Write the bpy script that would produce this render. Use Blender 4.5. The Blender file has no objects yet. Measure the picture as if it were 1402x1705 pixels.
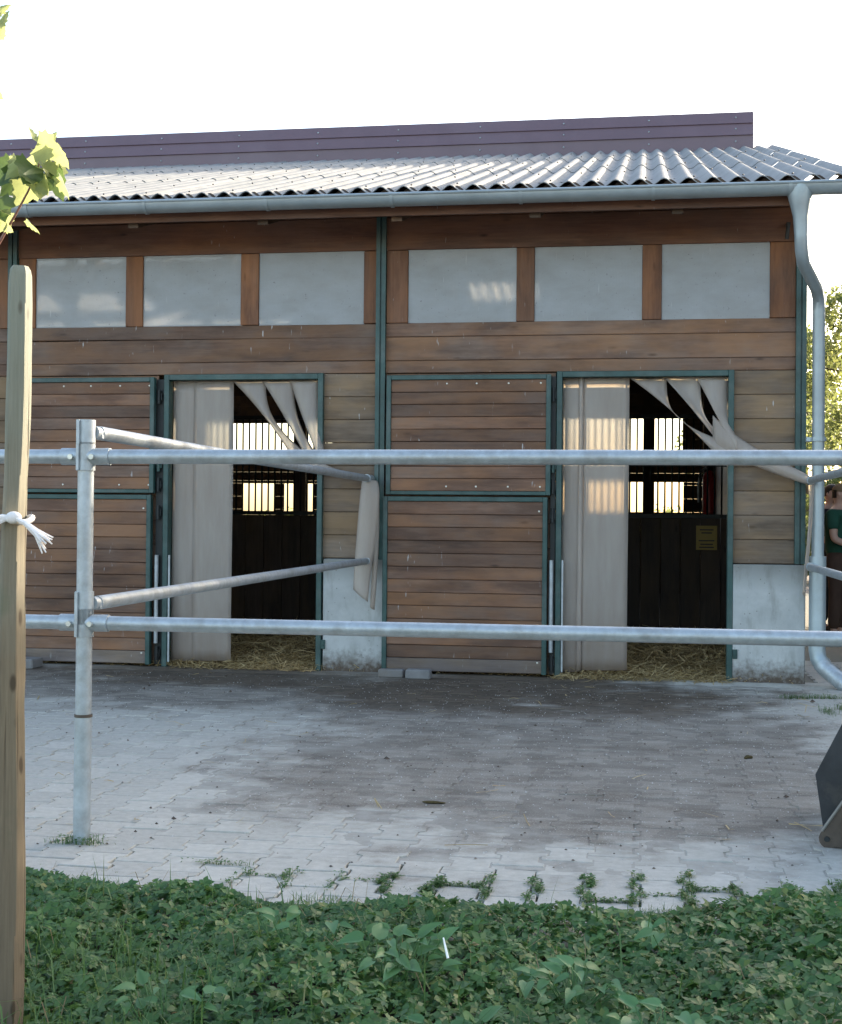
import bpy, bmesh, math, random
import numpy as np
from mathutils import Vector, Matrix
R = math.radians
random.seed(7)
rng = np.random.default_rng(7)
S = bpy.context.scene
C = S.collection

# ------------------------------------------------------------------ camera, sky, sun, exposure
SUN_AZ, SUN_EL = R(40.0), R(19.0)          # azimuth measured from +Y towards +X
cd = bpy.data.cameras.new('camera'); cam = bpy.data.objects.new('camera', cd); C.objects.link(cam)
cd.sensor_fit = 'HORIZONTAL'; cd.sensor_width = 36.0; cd.lens = 36.0 * 2300.0 / 1402.0
cd.clip_start = 0.05; cd.clip_end = 4000
rv, uv, fv = (Vector((0.98716411, 0.15946101, 0.00889975)), Vector((-0.00790863, -0.006849, 0.99994527)),
              Vector((-0.15951324, 0.98718047, 0.00549997)))
M = Matrix.Identity(4)
for i in range(3):
    M[i][0], M[i][1], M[i][2] = rv[i], uv[i], -fv[i]
M[2][3] = 1.2
cam.matrix_world = M
S.camera = cam

world = bpy.data.worlds.new('World'); S.world = world; world.use_nodes = True
nt = world.node_tree
bg = nt.nodes['Background']
sky = nt.nodes.new('ShaderNodeTexSky'); sky.sky_type = 'NISHITA'; sky.sun_disc = False
sky.sun_elevation = SUN_EL; sky.sun_rotation = SUN_AZ
sky.altitude = 300; sky.air_density = 1.0; sky.dust_density = 3.0; sky.ozone_density = 0.0
nt.links.new(sky.outputs[0], bg.inputs[0]); bg.inputs[1].default_value = 0.15

sl = bpy.data.lights.new('sun', 'SUN'); sl.energy = 4.0; sl.angle = R(0.5); sl.color = (1.0, 0.86, 0.68)
sun = bpy.data.objects.new('sun', sl); C.objects.link(sun)
sd = Vector((math.sin(SUN_AZ) * math.cos(SUN_EL), math.cos(SUN_AZ) * math.cos(SUN_EL), math.sin(SUN_EL)))
sun.rotation_euler = (-sd).to_track_quat('-Z', 'Y').to_euler(); sun.location = sd * 60

S.view_settings.view_transform = 'Standard'; S.view_settings.look = 'None'
S.view_settings.gamma = 1.0; S.view_settings.use_curve_mapping = False
S.view_settings.exposure = 1.95
S.render.engine = 'CYCLES'
S.cycles.max_bounces = 10; S.cycles.transparent_max_bounces = 16; S.cycles.transmission_bounces = 8
S.cycles.sample_clamp_indirect = 6.0

# ------------------------------------------------------------------ helpers
class MB:
    """collects vertices and faces, world coordinates"""
    def __init__(s): s.v = []; s.f = []
    def add(s, vs, fs):
        n = len(s.v); s.v += [tuple(map(float, p)) for p in vs]; s.f += [tuple(i + n for i in f) for f in fs]; return s
    def box(s, x0, x1, y0, y1, z0, z1, c=0.0):
        if c <= 0:
            vs = [(x, y, z) for x in (x0, x1) for y in (y0, y1) for z in (z0, z1)]
            return s.add(vs, [(0, 1, 3, 2), (4, 6, 7, 5), (0, 4, 5, 1), (2, 3, 7, 6), (0, 2, 6, 4), (1, 5, 7, 3)])
        bm = bmesh.new()
        bmesh.ops.create_cube(bm, size=1)
        for v in bm.verts:
            v.co = Vector(((x0 + x1) / 2 + v.co.x * (x1 - x0), (y0 + y1) / 2 + v.co.y * (y1 - y0), (z0 + z1) / 2 + v.co.z * (z1 - z0)))
        bmesh.ops.bevel(bm, geom=list(bm.edges), offset=c, segments=1, affect='EDGES')
        bm.verts.index_update()
        s.add([v.co for v in bm.verts], [[v.index for v in f.verts] for f in bm.faces]); bm.free(); return s
    def tube(s, path, r, n=14, caps=True):
        P = [Vector(p) for p in path]; rr = r if hasattr(r, '__len__') else [r] * len(P)
        vs = []; prev = None
        for i, p in enumerate(P):
            t = (P[min(i + 1, len(P) - 1)] - P[max(i - 1, 0)]).normalized()
            a = prev if prev is not None else (Vector((0, 0, 1)) if abs(t.z) < .9 else Vector((1, 0, 0)))
            a = (a - t * a.dot(t)).normalized(); b = t.cross(a); prev = a
            for k in range(n):
                w = 2 * math.pi * k / n
                vs.append(p + (a * math.cos(w) + b * math.sin(w)) * rr[i])
        fs = []
        for i in range(len(P) - 1):
            for k in range(n):
                k2 = (k + 1) % n
                fs.append((i * n + k, i * n + k2, (i + 1) * n + k2, (i + 1) * n + k))
        if caps:
            fs.append(tuple(range(n))[::-1]); fs.append(tuple((len(P) - 1) * n + k for k in range(n)))
        return s.add(vs, fs)
    def prism(s, poly, axis, a0, a1):
        """poly in the two other axes, extruded along axis"""
        n = len(poly)
        def P(q, a):
            return {0: (a, q[0], q[1]), 1: (q[0], a, q[1]), 2: (q[0], q[1], a)}[axis]
        vs = [P(q, a0) for q in poly] + [P(q, a1) for q in poly]
        fs = [tuple(range(n))[::-1], tuple(range(n, 2 * n))] + [(i, (i + 1) % n, n + (i + 1) % n, n + i) for i in range(n)]
        return s.add(vs, fs)
    def grid(s, rows):
        n = len(rows[0]); vs = [p for r_ in rows for p in r_]
        return s.add(vs, [(i * n + j, i * n + j + 1, (i + 1) * n + j + 1, (i + 1) * n + j) for i in range(len(rows) - 1) for j in range(n - 1)])
    def ball(s, c, r, seg=8, rings=6, sc=(1, 1, 1)):
        vs = [(c[0], c[1], c[2] + r * sc[2])]
        for i in range(1, rings):
            t = math.pi * i / rings
            for k in range(seg):
                w = 2 * math.pi * k / seg
                vs.append((c[0] + r * sc[0] * math.sin(t) * math.cos(w), c[1] + r * sc[1] * math.sin(t) * math.sin(w), c[2] + r * sc[2] * math.cos(t)))
        vs.append((c[0], c[1], c[2] - r * sc[2])); L = len(vs) - 1
        fs = [(0, 1 + k, 1 + (k + 1) % seg) for k in range(seg)]
        for i in range(rings - 2):
            a = 1 + i * seg
            fs += [(a + k, a + seg + k, a + seg + (k + 1) % seg, a + (k + 1) % seg) for k in range(seg)]
        a = 1 + (rings - 2) * seg
        fs += [(a + k, L, a + (k + 1) % seg) for k in range(seg)]
        return s.add(vs, fs)

def mesh_np(name, V, F, smooth=False, fix=False):
    me = bpy.data.meshes.new(name)
    V = np.asarray(V, np.float32); F = np.asarray(F, np.int32)
    me.vertices.add(len(V)); me.vertices.foreach_set('co', V.ravel())
    k = F.shape[1]
    me.loops.add(F.size); me.loops.foreach_set('vertex_index', F.ravel())
    me.polygons.add(len(F)); me.polygons.foreach_set('loop_start', np.arange(0, F.size, k, dtype=np.int32))
    me.polygons.foreach_set('use_smooth', np.full(len(F), smooth)); me.update(calc_edges=True)
    return me

def wloc(o):
    l = Vector((0, 0, 0))
    while o is not None: l += Vector(o.location); o = o.parent
    return l

def mesh_of(name, mb, smooth=False, off=(0, 0, 0), fix=True):
    me = bpy.data.meshes.new(name)
    me.from_pydata([(p[0] - off[0], p[1] - off[1], p[2] - off[2]) for p in mb.v], [], mb.f)
    if fix:
        bm = bmesh.new(); bm.from_mesh(me); bmesh.ops.recalc_face_normals(bm, faces=bm.faces); bm.to_mesh(me); bm.free()
    if smooth:
        me.polygons.foreach_set('use_smooth', [True] * len(me.polygons))
    me.update()
    return me

def auto_smooth(me, ang=40):
    me.polygons.foreach_set('use_smooth', [True] * len(me.polygons))
    bm = bmesh.new(); bm.from_mesh(me)
    for e in bm.edges:
        if len(e.link_faces) == 2 and e.calc_face_angle(0) > R(ang): e.smooth = False
    bm.to_mesh(me); bm.free()

def link(name, me, m, parent=None, loc=(0, 0, 0), kind=None, label=None):
    o = bpy.data.objects.new(name, me); C.objects.link(o); o.parent = parent; o.location = loc
    if m is not None and me is not None and len(me.materials) == 0: me.materials.append(m)
    if kind: o['kind'] = kind
    if label: o['label'] = label
    return o

def ob(name, mb, m, parent=None, smooth=False, at=None, kind=None, label=None):
    """one mesh object, built in world coordinates, its origin at `at`"""
    w = wloc(parent) if parent is not None else Vector((0, 0, 0))
    a = Vector(at) if at is not None else w
    me = mesh_of(name, mb, False, a)
    if smooth: auto_smooth(me)
    return link(name, me, m, parent, a - w, kind, label)

def thing(name, label, cat, loc=(0, 0, 0), group=None):
    o = bpy.data.objects.new(name, None); C.objects.link(o); o.location = loc; o.empty_display_size = .1
    o['label'] = label; o['category'] = cat
    if group: o['group'] = group
    return o

def tag(o, label, cat, group=None):
    o['label'] = label; o['category'] = cat
    if group: o['group'] = group
    return o

# ------------------------------------------------------------------ materials
class N:
    def __init__(s, name):
        s.m = bpy.data.materials.new(name); s.m.use_nodes = True; s.t = s.m.node_tree; s.t.nodes.clear()
        s.out = s.t.nodes.new('ShaderNodeOutputMaterial')
    def n(s, typ, **kw):
        nd = s.t.nodes.new('ShaderNode' + typ)
        for k, v in kw.items():
            if k == 'i':
                for a, b in v.items():
                    if isinstance(b, bpy.types.NodeSocket): s.t.links.new(b, nd.inputs[a])
                    else: nd.inputs[a].default_value = b
            else: setattr(nd, k, v)
        return nd
    def pos(s): return s.n('NewGeometry').outputs['Position']
    def rnd(s): return s.n('ObjectInfo').outputs['Random']
    def noise(s, vec, scale, detail=4, rough=.55, dist=0):
        return s.n('TexNoise', i={'Vector': vec, 'Scale': scale, 'Detail': detail, 'Roughness': rough, 'Distortion': dist}).outputs[0]
    def scale(s, vec, sc): return s.n('VectorMath', operation='MULTIPLY', i={0: vec, 1: sc}).outputs[0]
    def shift(s, vec, val, k):   # add random*k to all axes
        c = s.n('VectorMath', operation='SCALE', i={0: (k, k * 1.7, k * .6), 'Scale': val}).outputs[0]
        return s.n('VectorMath', operation='ADD', i={0: vec, 1: c}).outputs[0]
    def ramp(s, fac, stops, interp='LINEAR'):
        nd = s.n('ValToRGB', i={0: fac}); r_ = nd.color_ramp; r_.interpolation = interp
        while len(r_.elements) < len(stops): r_.elements.new(.5)
        for e, (p, c) in zip(r_.elements, stops):
            e.position = p; e.color = (c, c, c, 1) if not hasattr(c, '__len__') else tuple(c) + (1,) * (4 - len(c))
        return nd.outputs[0]
    def mix(s, fac, a, b, mode='MIX'):
        nd = s.n('Mix', data_type='RGBA', blend_type=mode)
        for k, v in ((0, fac), (6, a), (7, b)):
            if isinstance(v, bpy.types.NodeSocket): s.t.links.new(v, nd.inputs[k])
            elif k == 0: nd.inputs[0].default_value = v
            else: nd.inputs[k].default_value = tuple(v) + (1,) * (4 - len(v))
        return nd.outputs[2]
    def math(s, op, a, b=0.5, clamp=False): return s.n('Math', operation=op, use_clamp=clamp, i={0: a, 1: b}).outputs[0]
    def bump(s, h, st=.3, d=.01): return s.n('Bump', i={'Height': h, 'Strength': st, 'Distance': d}).outputs[0]
    def bsdf(s, col, rough=.6, metal=0, spec=.5, normal=None, **kw):
        i = {'Base Color': col if isinstance(col, bpy.types.NodeSocket) else tuple(col) + (1,), 'Roughness': rough, 'Metallic': metal, 'Specular IOR Level': spec}
        if normal is not None: i['Normal'] = normal
        i.update(kw)
        return s.n('BsdfPrincipled', i=i).outputs[0]
    def done(s, sh): s.t.links.new(sh, s.out.inputs[0]); return s.m

def wood(name, dark, light, grey, axis='X', greyamt=.5, specks=True, rough=.62, var=.35):
    a = N(name); p = a.shift(a.pos(), a.rnd(), 13.0)
    sc = {'X': (1.3, 26, 26), 'Y': (26, 1.3, 26), 'Z': (26, 26, 1.3)}[axis]
    g = a.noise(a.scale(p, sc), 1.6, 6, .62, .6)
    fine = a.noise(a.scale(p, tuple(q * 5 for q in sc)), 2.0, 3, .6)
    blot = a.noise(p, 2.3, 4, .6)
    c = a.mix(a.ramp(g, [(.22, 0), (.82, 1)]), dark, light)
    c = a.mix(a.math('MULTIPLY', a.ramp(blot, [(.38, 0), (.68, 1)]), greyamt), c, grey)
    dk = a.noise(a.scale(p, tuple({1.3: .9}.get(q, 5.0) for q in sc)), 1.3, 5, .65); c = a.mix(a.math('MULTIPLY', a.ramp(dk, [(.48, 0), (.66, 1)]), .72), c, tuple(q * .62 for q in dark))
    c = a.mix(a.ramp(fine, [(.25, .22), (.45, 0)]), c, tuple(q * .45 for q in dark))
    kn = a.n('TexVoronoi', i={'Vector': a.scale(p, tuple({1.3: 2.2}.get(q, 7.0) for q in sc)), 'Scale': 1.1, 'Randomness': 1.0}).outputs['Distance']
    c = a.mix(a.ramp(kn, [(.03, .8), (.11, 0)]), c, tuple(q * .35 for q in dark))
    warm = a.noise(a.scale(p, tuple({1.3: 1.1}.get(q, 3.4) for q in sc)), 1.2, 4, .6); c = a.mix(a.math('MULTIPLY', a.ramp(warm, [(.44, 0), (.66, 1)]), .55), c, (light[0] * 1.32, light[1] * 1.16, light[2] * .80))
    v = a.n('MapRange', i={0: a.rnd(), 3: 1 - var, 4: 1 + var}).outputs[0]
    c = a.mix(1.0, c, a.n('CombineColor', i={0: v, 1: v, 2: v}).outputs[0], 'MULTIPLY')
    if specks:                          # bird lime and dust streaks that run down the boards
        w = a.noise(a.scale(a.pos(), (42, 42, 9)), 1.0, 2, .5)
        w2 = a.noise(a.pos(), 1.7, 2)
        k = a.math('MULTIPLY', a.ramp(w, [(.70, 0), (.76, 1)]), a.ramp(w2, [(.45, 0), (.62, .75)]))
        c = a.mix(k, c, (.55, .55, .54))
    h = a.math('ADD', a.math('MULTIPLY', g, .7), a.math('MULTIPLY', fine, .4))
    return a.done(a.bsdf(c, rough, 0, .35, a.bump(h, .45, .006)))

def plain(name, col, rough=.6, metal=0, var=.25, scale=6, spec=.5, bump=.15, dirt=None, dirtamt=.5, bscale=60):
    a = N(name); p = a.shift(a.pos(), a.rnd(), 9.0)
    n1 = a.noise(p, scale, 5, .6); n2 = a.noise(p, bscale, 3, .6)
    c = a.mix(a.ramp(n1, [(.3, 0), (.7, 1)]), tuple(q * (1 - var) for q in col), tuple(min(1, q * (1 + var)) for q in col))
    if dirt is not None:
        d = a.noise(p, scale * .35, 6, .7)
        c = a.mix(a.math('MULTIPLY', a.ramp(d, [(.48, 0), (.66, 1)]), dirtamt), c, dirt)
    r_ = a.n('MapRange', i={0: n2, 3: max(.05, rough - .1), 4: min(1, rough + .1)}).outputs[0]
    return a.done(a.bsdf(c, r_, metal, spec, a.bump(n2, bump, .004)))

def leafmat(name, c1, c2, trans=.35, rough=.45, yellow=None):
    a = N(name); isl = a.n('NewGeometry').outputs['Random Per Island']
    v = a.math('FRACT', a.math('ADD', isl, a.rnd()), 0)
    c = a.mix(v, c1, c2)
    if yellow is not None:
        c = a.mix(a.ramp(a.math('FRACT', a.math('MULTIPLY', v, 17.3), 0), [(.93, 0), (.95, 1)]), c, yellow)
    n1 = a.noise(a.pos(), 2.2, 3); n2 = a.noise(a.pos(), 1.1, 3)
    c = a.mix(a.math('MULTIPLY', a.ramp(n1, [(.42, 0), (.62, 1)]), .55), c, tuple(q * .6 for q in c1))
    c = a.mix(a.math('MULTIPLY', a.ramp(n2, [(.50, 0), (.64, 1)]), .28), c, (min(1, c2[0] * 1.35), c2[1] * 1.08, c2[2] * .9))
    d = a.bsdf(c, rough, 0, .45)
    t = a.n('BsdfTranslucent', i={'Color': a.mix(.5, c, tuple(min(1, q * 2.2) for q in c2))}).outputs[0]
    return a.done(a.n('MixShader', i={0: trans, 1: d, 2: t}).outputs[0])

W_FACADE = wood('facade_boards', (.108, .058, .037), (.215, .122, .078), (.205, .160, .130), 'X', .6, var=.22)
W_BEAM = wood('red_brown_beam', (.078, .034, .020), (.162, .078, .048), (.15, .105, .08), 'X', .3)
W_PIER = wood('tan_boards', (.125, .084, .054), (.25, .175, .115), (.22, .185, .150), 'X', .45, var=.16)
W_MULL = wood('mullion_wood', (.11, .045, .022), (.25, .115, .058), (.20, .13, .09), 'Z', .3)
W_DOOR = wood('door_boards', (.108, .055, .034), (.222, .118, .072), (.195, .148, .118), 'X', .55, var=.24)
W_DOORGREY = wood('weathered_door_board', (.13, .10, .085), (.24, .19, .165), (.26, .225, .21), 'X', .5)
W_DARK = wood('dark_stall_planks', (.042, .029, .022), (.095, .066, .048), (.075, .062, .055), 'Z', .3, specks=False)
W_RAFTER = wood('old_rafter_wood', (.05, .03, .018), (.11, .066, .038), (.08, .07, .06), 'Y', .3, specks=False)
def stake_mat():
    a = N('weathered_stake_wood'); p = a.pos()
    g = a.noise(a.scale(p, (95, 95, 3.2)), 1.5, 6, .7, .8); b = a.noise(p, 5.5, 4, .6); hz = a.n('SeparateXYZ', i={0: p}).outputs[2]
    c = a.mix(a.ramp(g, [(.25, 0), (.75, 1)]), (.14, .108, .068), (.25, .198, .128))
    up = a.n('MapRange', i={0: a.math('ADD', hz, a.math('MULTIPLY', b, .6)), 1: 1.1, 2: 1.9}).outputs[0]
    c = a.mix(up, c, a.mix(a.ramp(g, [(.3, 0), (.7, 1)]), (.185, .195, .145), (.255, .26, .205)))        # greyed, algae-green upper length
    c = a.mix(a.math('MULTIPLY', a.ramp(b, [(.55, 0), (.7, 1)]), .55), c, (.10, .115, .06))
    low = a.n('MapRange', i={0: hz, 1: .75, 2: .1}).outputs[0]; c = a.mix(a.math('MULTIPLY', low, .55), c, (.13, .095, .065))
    k = a.n('TexVoronoi', i={'Vector': a.scale(p, (20, 20, 7.5)), 'Scale': 1.0}).outputs['Distance']
    c = a.mix(a.ramp(k, [(.10, .85), (.19, 0)]), c, (.055, .038, .022))
    cr = a.noise(a.scale(p, (70, 70, 1.6)), 1.0, 3, .5, .4); ck = a.ramp(cr, [(.60, 0), (.66, 1)])
    c = a.mix(a.math('MULTIPLY', ck, .7), c, (.07, .05, .03))
    h = a.math('SUBTRACT', a.math('MULTIPLY', g, .6), ck)
    return a.done(a.bsdf(c, .75, 0, .3, a.bump(h, .55, .004)))
W_POLE = stake_mat()
GREEN = plain('green_painted_steel', (.022, .068, .062), .42, 0, .3, 9, .5, .08, (.14, .16, .15), .35)
GALV = plain('galvanised_tube', (.42, .46, .48), .48, .5, .15, 26, .5, .14, (.27, .26, .24), .45, 90)
ZINC = plain('zinc_gutter', (.37, .43, .45), .42, .45, .12, 5, .5, .05, (.25, .28, .28), .4)
DARKMETAL = plain('black_hinge_steel', (.02, .024, .025), .5, .3)
def concrete_mat():
    a = N('pale_concrete'); p = a.shift(a.pos(), a.rnd(), 9.0); z = a.n('SeparateXYZ', i={0: a.pos()}).outputs[2]
    n1 = a.noise(p, 4.5, 6, .65); n2 = a.noise(p, 28, 4, .6); n3 = a.noise(a.scale(p, (9, 9, 2.2)), 1.0, 5, .65)
    c = a.mix(a.ramp(n1, [(.3, 0), (.7, 1)]), (.38, .39, .375), (.53, .54, .52))
    c = a.mix(a.math('MULTIPLY', a.ramp(n3, [(.52, 0), (.66, 1)]), .5), c, (.25, .25, .22))
    top = a.n('MapRange', i={0: a.math('ADD', z, a.math('MULTIPLY', n1, .25)), 1: .82, 2: 1.02}).outputs[0]; c = a.mix(a.math('MULTIPLY', top, .75), c, (.16, .155, .13))
    foot = a.n('MapRange', i={0: a.math('SUBTRACT', z, a.math('MULTIPLY', n2, .25)), 1: .06, 2: -.10}).outputs[0]; c = a.mix(foot, c, (.11, .085, .065))
    sp = a.n('TexVoronoi', i={'Vector': p, 'Scale': 16.0}).outputs['Distance']; c = a.mix(a.ramp(sp, [(.05, .7), (.10, 0)]), c, (.16, .15, .13))
    return a.done(a.bsdf(c, .88, 0, .25, a.bump(a.math('ADD', n2, a.math('MULTIPLY', sp, .4)), .5, .006)))
CONC = concrete_mat()
CONC2 = plain('grey_concrete', (.21, .205, .20), .9, 0, .2, 7, .3, .4, (.18, .15, .12), .6, 35)
COWL = plain('burgundy_sheet_metal', (.150, .096, .114), .38, 0, .07, 3, .5, .02, (.20, .15, .17), .25)
SHEET = plain('fibre_cement_sheet', (.27, .272, .265), .75, 0, .14, 4, .15, .06, (.20, .21, .20), .5, 80)
SCREW = plain('bright_screw', (.75, .72, .62), .35, .3, .05)
DARKSCREW = plain('dark_screw', (.05, .05, .05), .5)
STRAW = leafmat('dry_straw', (.36, .255, .115), (.54, .41, .21), .15, .6)
STEELDARK = plain('dark_worn_steel', (.030, .033, .038), .45, .3, .35, 7, .5, .2, (.105, .092, .078), .7, 50)
RUSTY = plain('rusty_lug_steel', (.085, .066, .050), .65, .2, .35, 12, .4, .3, (.05, .035, .025), .5, 60)
ROPE = plain('white_rope', (.80, .76, .72), .8, 0, .08, 30, .3, .4, None, 0, 240)
RED = plain('red_cylinder_paint', (.42, .03, .03), .35, 0, .1)
YELLOW = plain('yellow_sign_plate', (.34, .23, .03), .5, 0, .1)
INKM = plain('dark_sign_print', (.04, .03, .02), .6)
SKIN = plain('skin', (.52, .32, .24), .55, 0, .06, 12, .4, .05)
TSHIRT = plain('green_tshirt_cloth', (.022, .078, .052), .85, 0, .12, 9, .2, .3, None, 0, 120)
BLACKC = plain('black_cloth', (.022, .022, .026), .85, 0, .15, 9, .2, .3, None, 0, 120)
BROWNC = plain('brown_trouser_cloth', (.075, .046, .034), .9, 0, .15, 9, .2, .3, None, 0, 120)
CAPC = plain('tan_cap_cloth', (.20, .13, .07), .9, 0, .12)
HAIR = plain('dark_hair', (.018, .013, .010), .6)
SHOE = plain('shoe_leather', (.03, .026, .024), .6)
BARK = plain('tree_bark', (.10, .075, .05), .9, 0, .35, 9, .2, .6, None, 0, 40)
LEAF_COVER = leafmat('ground_cover_leaf', (.032, .100, .024), (.110, .210, .052), .28, .44, (.16, .20, .04))
LEAF_BROAD = leafmat('broad_weed_leaf', (.075, .185, .060), (.135, .260, .105), .25, .42)
GRASSM = leafmat('grass_blade', (.05, .125, .03), (.11, .20, .055), .25, .5, (.28, .26, .10))
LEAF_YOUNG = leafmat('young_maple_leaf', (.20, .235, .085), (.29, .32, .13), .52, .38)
LEAF_SHADE = leafmat('shaded_maple_leaf', (.060, .105, .030), (.10, .15, .045), .35, .42)  # darker copy of the maple leaf, shade put into its colour
LEAF_TREE = leafmat('tree_leaf', (.075, .110, .030), (.17, .19, .065), .55, .5, (.22, .20, .05))

def pvc():
    a = N('clouded_pvc'); p = a.pos()
    n1 = a.noise(a.scale(p, (5, 5, .8)), 2.0, 5, .6)
    c = a.mix(a.ramp(n1, [(.3, 0), (.7, 1)]), (.62, .545, .475), (.74, .68, .615))
    low = a.n('MapRange', i={0: a.n('SeparateXYZ', i={0: p}).outputs[2], 1: .0, 2: .55, 3: .45, 4: 0.0}).outputs[0]
    c = a.mix(a.math('MULTIPLY', low, a.ramp(a.noise(p, 4, 4), [(.3, .4), (.6, 1)])), c, (.26, .17, .12))   # splashed mud near the floor
    d = a.bsdf(c, .32, 0, .5, a.bump(n1, .2, .01))
    t = a.n('BsdfTranslucent', i={0: c}).outputs[0]
    s1 = a.n('MixShader', i={0: .40, 1: d, 2: t}).outputs[0]
    tr = a.n('BsdfRefraction', i={'Color': (.96, .90, .85, 1), 'Roughness': .17, 'IOR': 1.12}).outputs[0]
    return a.done(a.n('MixShader', i={0: .42, 1: s1, 2: tr}).outputs[0])
PVC = pvc()

def pane():
    a = N('frosted_sheet_pane'); p = a.pos()
    rib = a.n('TexWave', wave_type='BANDS', bands_direction='X', i={'Vector': p, 'Scale': 28.0, 'Distortion': 0.0}).outputs[1]
    grime = a.noise(a.scale(p, (2, 2, 4)), 2.0, 6, .65)
    speck = a.noise(p, 55, 2, .5)
    c = a.mix(a.ramp(grime, [(.35, 0), (.72, 1)]), (.49, .505, .52), (.40, .40, .39))
    c = a.mix(a.ramp(speck, [(.70, 0), (.76, .7)]), c, (.12, .11, .10))
    c = a.mix(a.math('MULTIPLY', rib, .10), c, (.30, .30, .30))
    st = a.noise(a.scale(p, (60, 60, 5)), 1.0, 2, .5)
    c = a.mix(a.ramp(st, [(.72, 0), (.78, .6)]), c, (.75, .75, .75))
    d = a.bsdf(c, .28, 0, .5, a.bump(rib, .22, .003))
    t = a.n('BsdfTranslucent', i={0: (.85, .84, .82, 1)}).outputs[0]
    g = a.n('BsdfRefraction', i={'Color': (.9, .9, .9, 1), 'Roughness': .105, 'IOR': 1.25}).outputs[0]
    s1 = a.n('MixShader', i={0: .72, 1: t, 2: g}).outputs[0]
    return a.done(a.n('MixShader', i={0: .38, 1: d, 2: s1}).outputs[0])
PANE = pane()

def added_skylight(name='added_clear_rooflight', clear=.45):  # sheet for the rooflights added to make the front panes glow
    a = N(name)
    t = a.n('BsdfTranslucent', i={0: (.9, .87, .8, 1)}).outputs[0]
    tr = a.n('BsdfTransparent', i={0: (.9, .9, .88, 1)}).outputs[0]
    return a.done(a.n('MixShader', i={0: clear, 1: t, 2: tr}).outputs[0])
ADDED_ROOFLIGHT = added_skylight(); ADDED_ROOFMILK = added_skylight('added_milky_rooflight', .10)

def paving(name, joint=False, dark=1.0):
    a = N(name); p = a.pos(); xyz = a.n('SeparateXYZ', i={0: p}); X, Y = xyz.outputs[0], xyz.outputs[1]
    big = a.noise(p, .75, 5, .62, .3); mid = a.noise(p, 3.2, 5, .65); fin = a.noise(p, 26, 4, .65); grit = a.noise(p, 120, 2, .6)
    clean = a.mix(a.ramp(fin, [(.3, 0), (.7, 1)]), (.405, .385, .332), (.51, .488, .430))
    v = a.n('MapRange', i={0: a.rnd(), 3: .90, 4: 1.07}).outputs[0]
    clean = a.mix(1.0, clean, a.n('CombineColor', i={0: v, 1: v, 2: v}).outputs[0], 'MULTIPLY')
    dust = a.mix(a.ramp(mid, [(.3, 0), (.7, 1)]), (.145, .122, .096), (.255, .228, .190))
    dust = a.mix(a.ramp(grit, [(.60, 0), (.68, .7)]), dust, (.52, .51, .48))
    muck = a.mix(a.ramp(fin, [(.3, 0), (.7, 1)]), (.072, .051, .034), (.130, .100, .070))
    # trodden dirt lies in front of the doors and thins towards the planted edge and along a clean wheel track
    def ell(cx, cy, rx, ry):
        dx = a.math('DIVIDE', a.math('SUBTRACT', X, cx), rx); dy = a.math('DIVIDE', a.math('SUBTRACT', Y, cy), ry)
        return a.math('ADD', a.math('MULTIPLY', dx, dx), a.math('MULTIPLY', dy, dy))
    nz = a.math('MULTIPLY', a.math('SUBTRACT', a.math('ADD', big, a.math('MULTIPLY', mid, .5)), .75), 2.6)
    def mask(e, lo, hi): return a.n('MapRange', interpolation_type='SMOOTHSTEP', i={0: a.math('ADD', e, nz), 1: lo, 2: hi, 3: 1.0, 4: 0.0}).outputs[0]
    d1 = mask(ell(-.40, 7.5, 1.65, 2.7), .55, 1.2)
    d2 = mask(ell(-2.6, 10.0, 3.6, 2.0), .45, 1.3)
    D = a.math('MAXIMUM', d1, d2)
    m1 = mask(ell(-.75, 9.6, 1.75, 1.35), .25, 1.25); m2 = mask(ell(-3.2, 10.1, 1.6, .75), .2, 1.25)
    Mk = a.math('MULTIPLY', a.math('MAXIMUM', m1, m2), .9)
    streak = a.noise(a.scale(p, (3.0, 9.0, 3.0)), 1.0, 4, .6); D = a.math('MULTIPLY', D, a.ramp(streak, [(.25, .55), (.6, 1)])); c = a.mix(a.math('MULTIPLY', D, .95), clean, dust); c = a.mix(Mk, c, muck)
    if dark < 1: c = a.mix(1.0, c, (dark, dark, dark), 'MULTIPLY')
    if joint:
        edge = a.n('MapRange', i={0: Y, 1: 5.0, 2: 6.4, 3: 1.0, 4: 0.0}).outputs[0]
        soil = a.mix(a.ramp(mid, [(.35, 0), (.6, 1)]), (.045, .036, .028), (.050, .066, .026))
        c = a.mix(a.math('MAXIMUM', edge, a.math('MULTIPLY', a.math('SUBTRACT', .62, D, True), .8)), a.mix(.35, c, (.05, .04, .033)), soil)
    h = a.math('ADD', a.math('ADD', a.math('MULTIPLY', fin, .7), a.math('MULTIPLY', grit, .6)), a.math('MULTIPLY', mid, .5))
    return a.done(a.bsdf(c, .82, 0, .3, a.bump(h, .4, .006)))
PAVE = paving('paver_concrete'); JOINT = paving('paver_joint', True)
EARTH = plain('bare_earth', (.20, .165, .135), .95, 0, .3, 1.5, .2, .5, (.28, .25, .21), .6, 18)
SOIL = plain('dark_soil', (.030, .026, .020), .95, 0, .3, 6, .2, .5, (.02, .035, .014), .6, 30)
FLOORM = plain('stall_floor', (.10, .085, .07), .9, 0, .3, 4)

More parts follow.
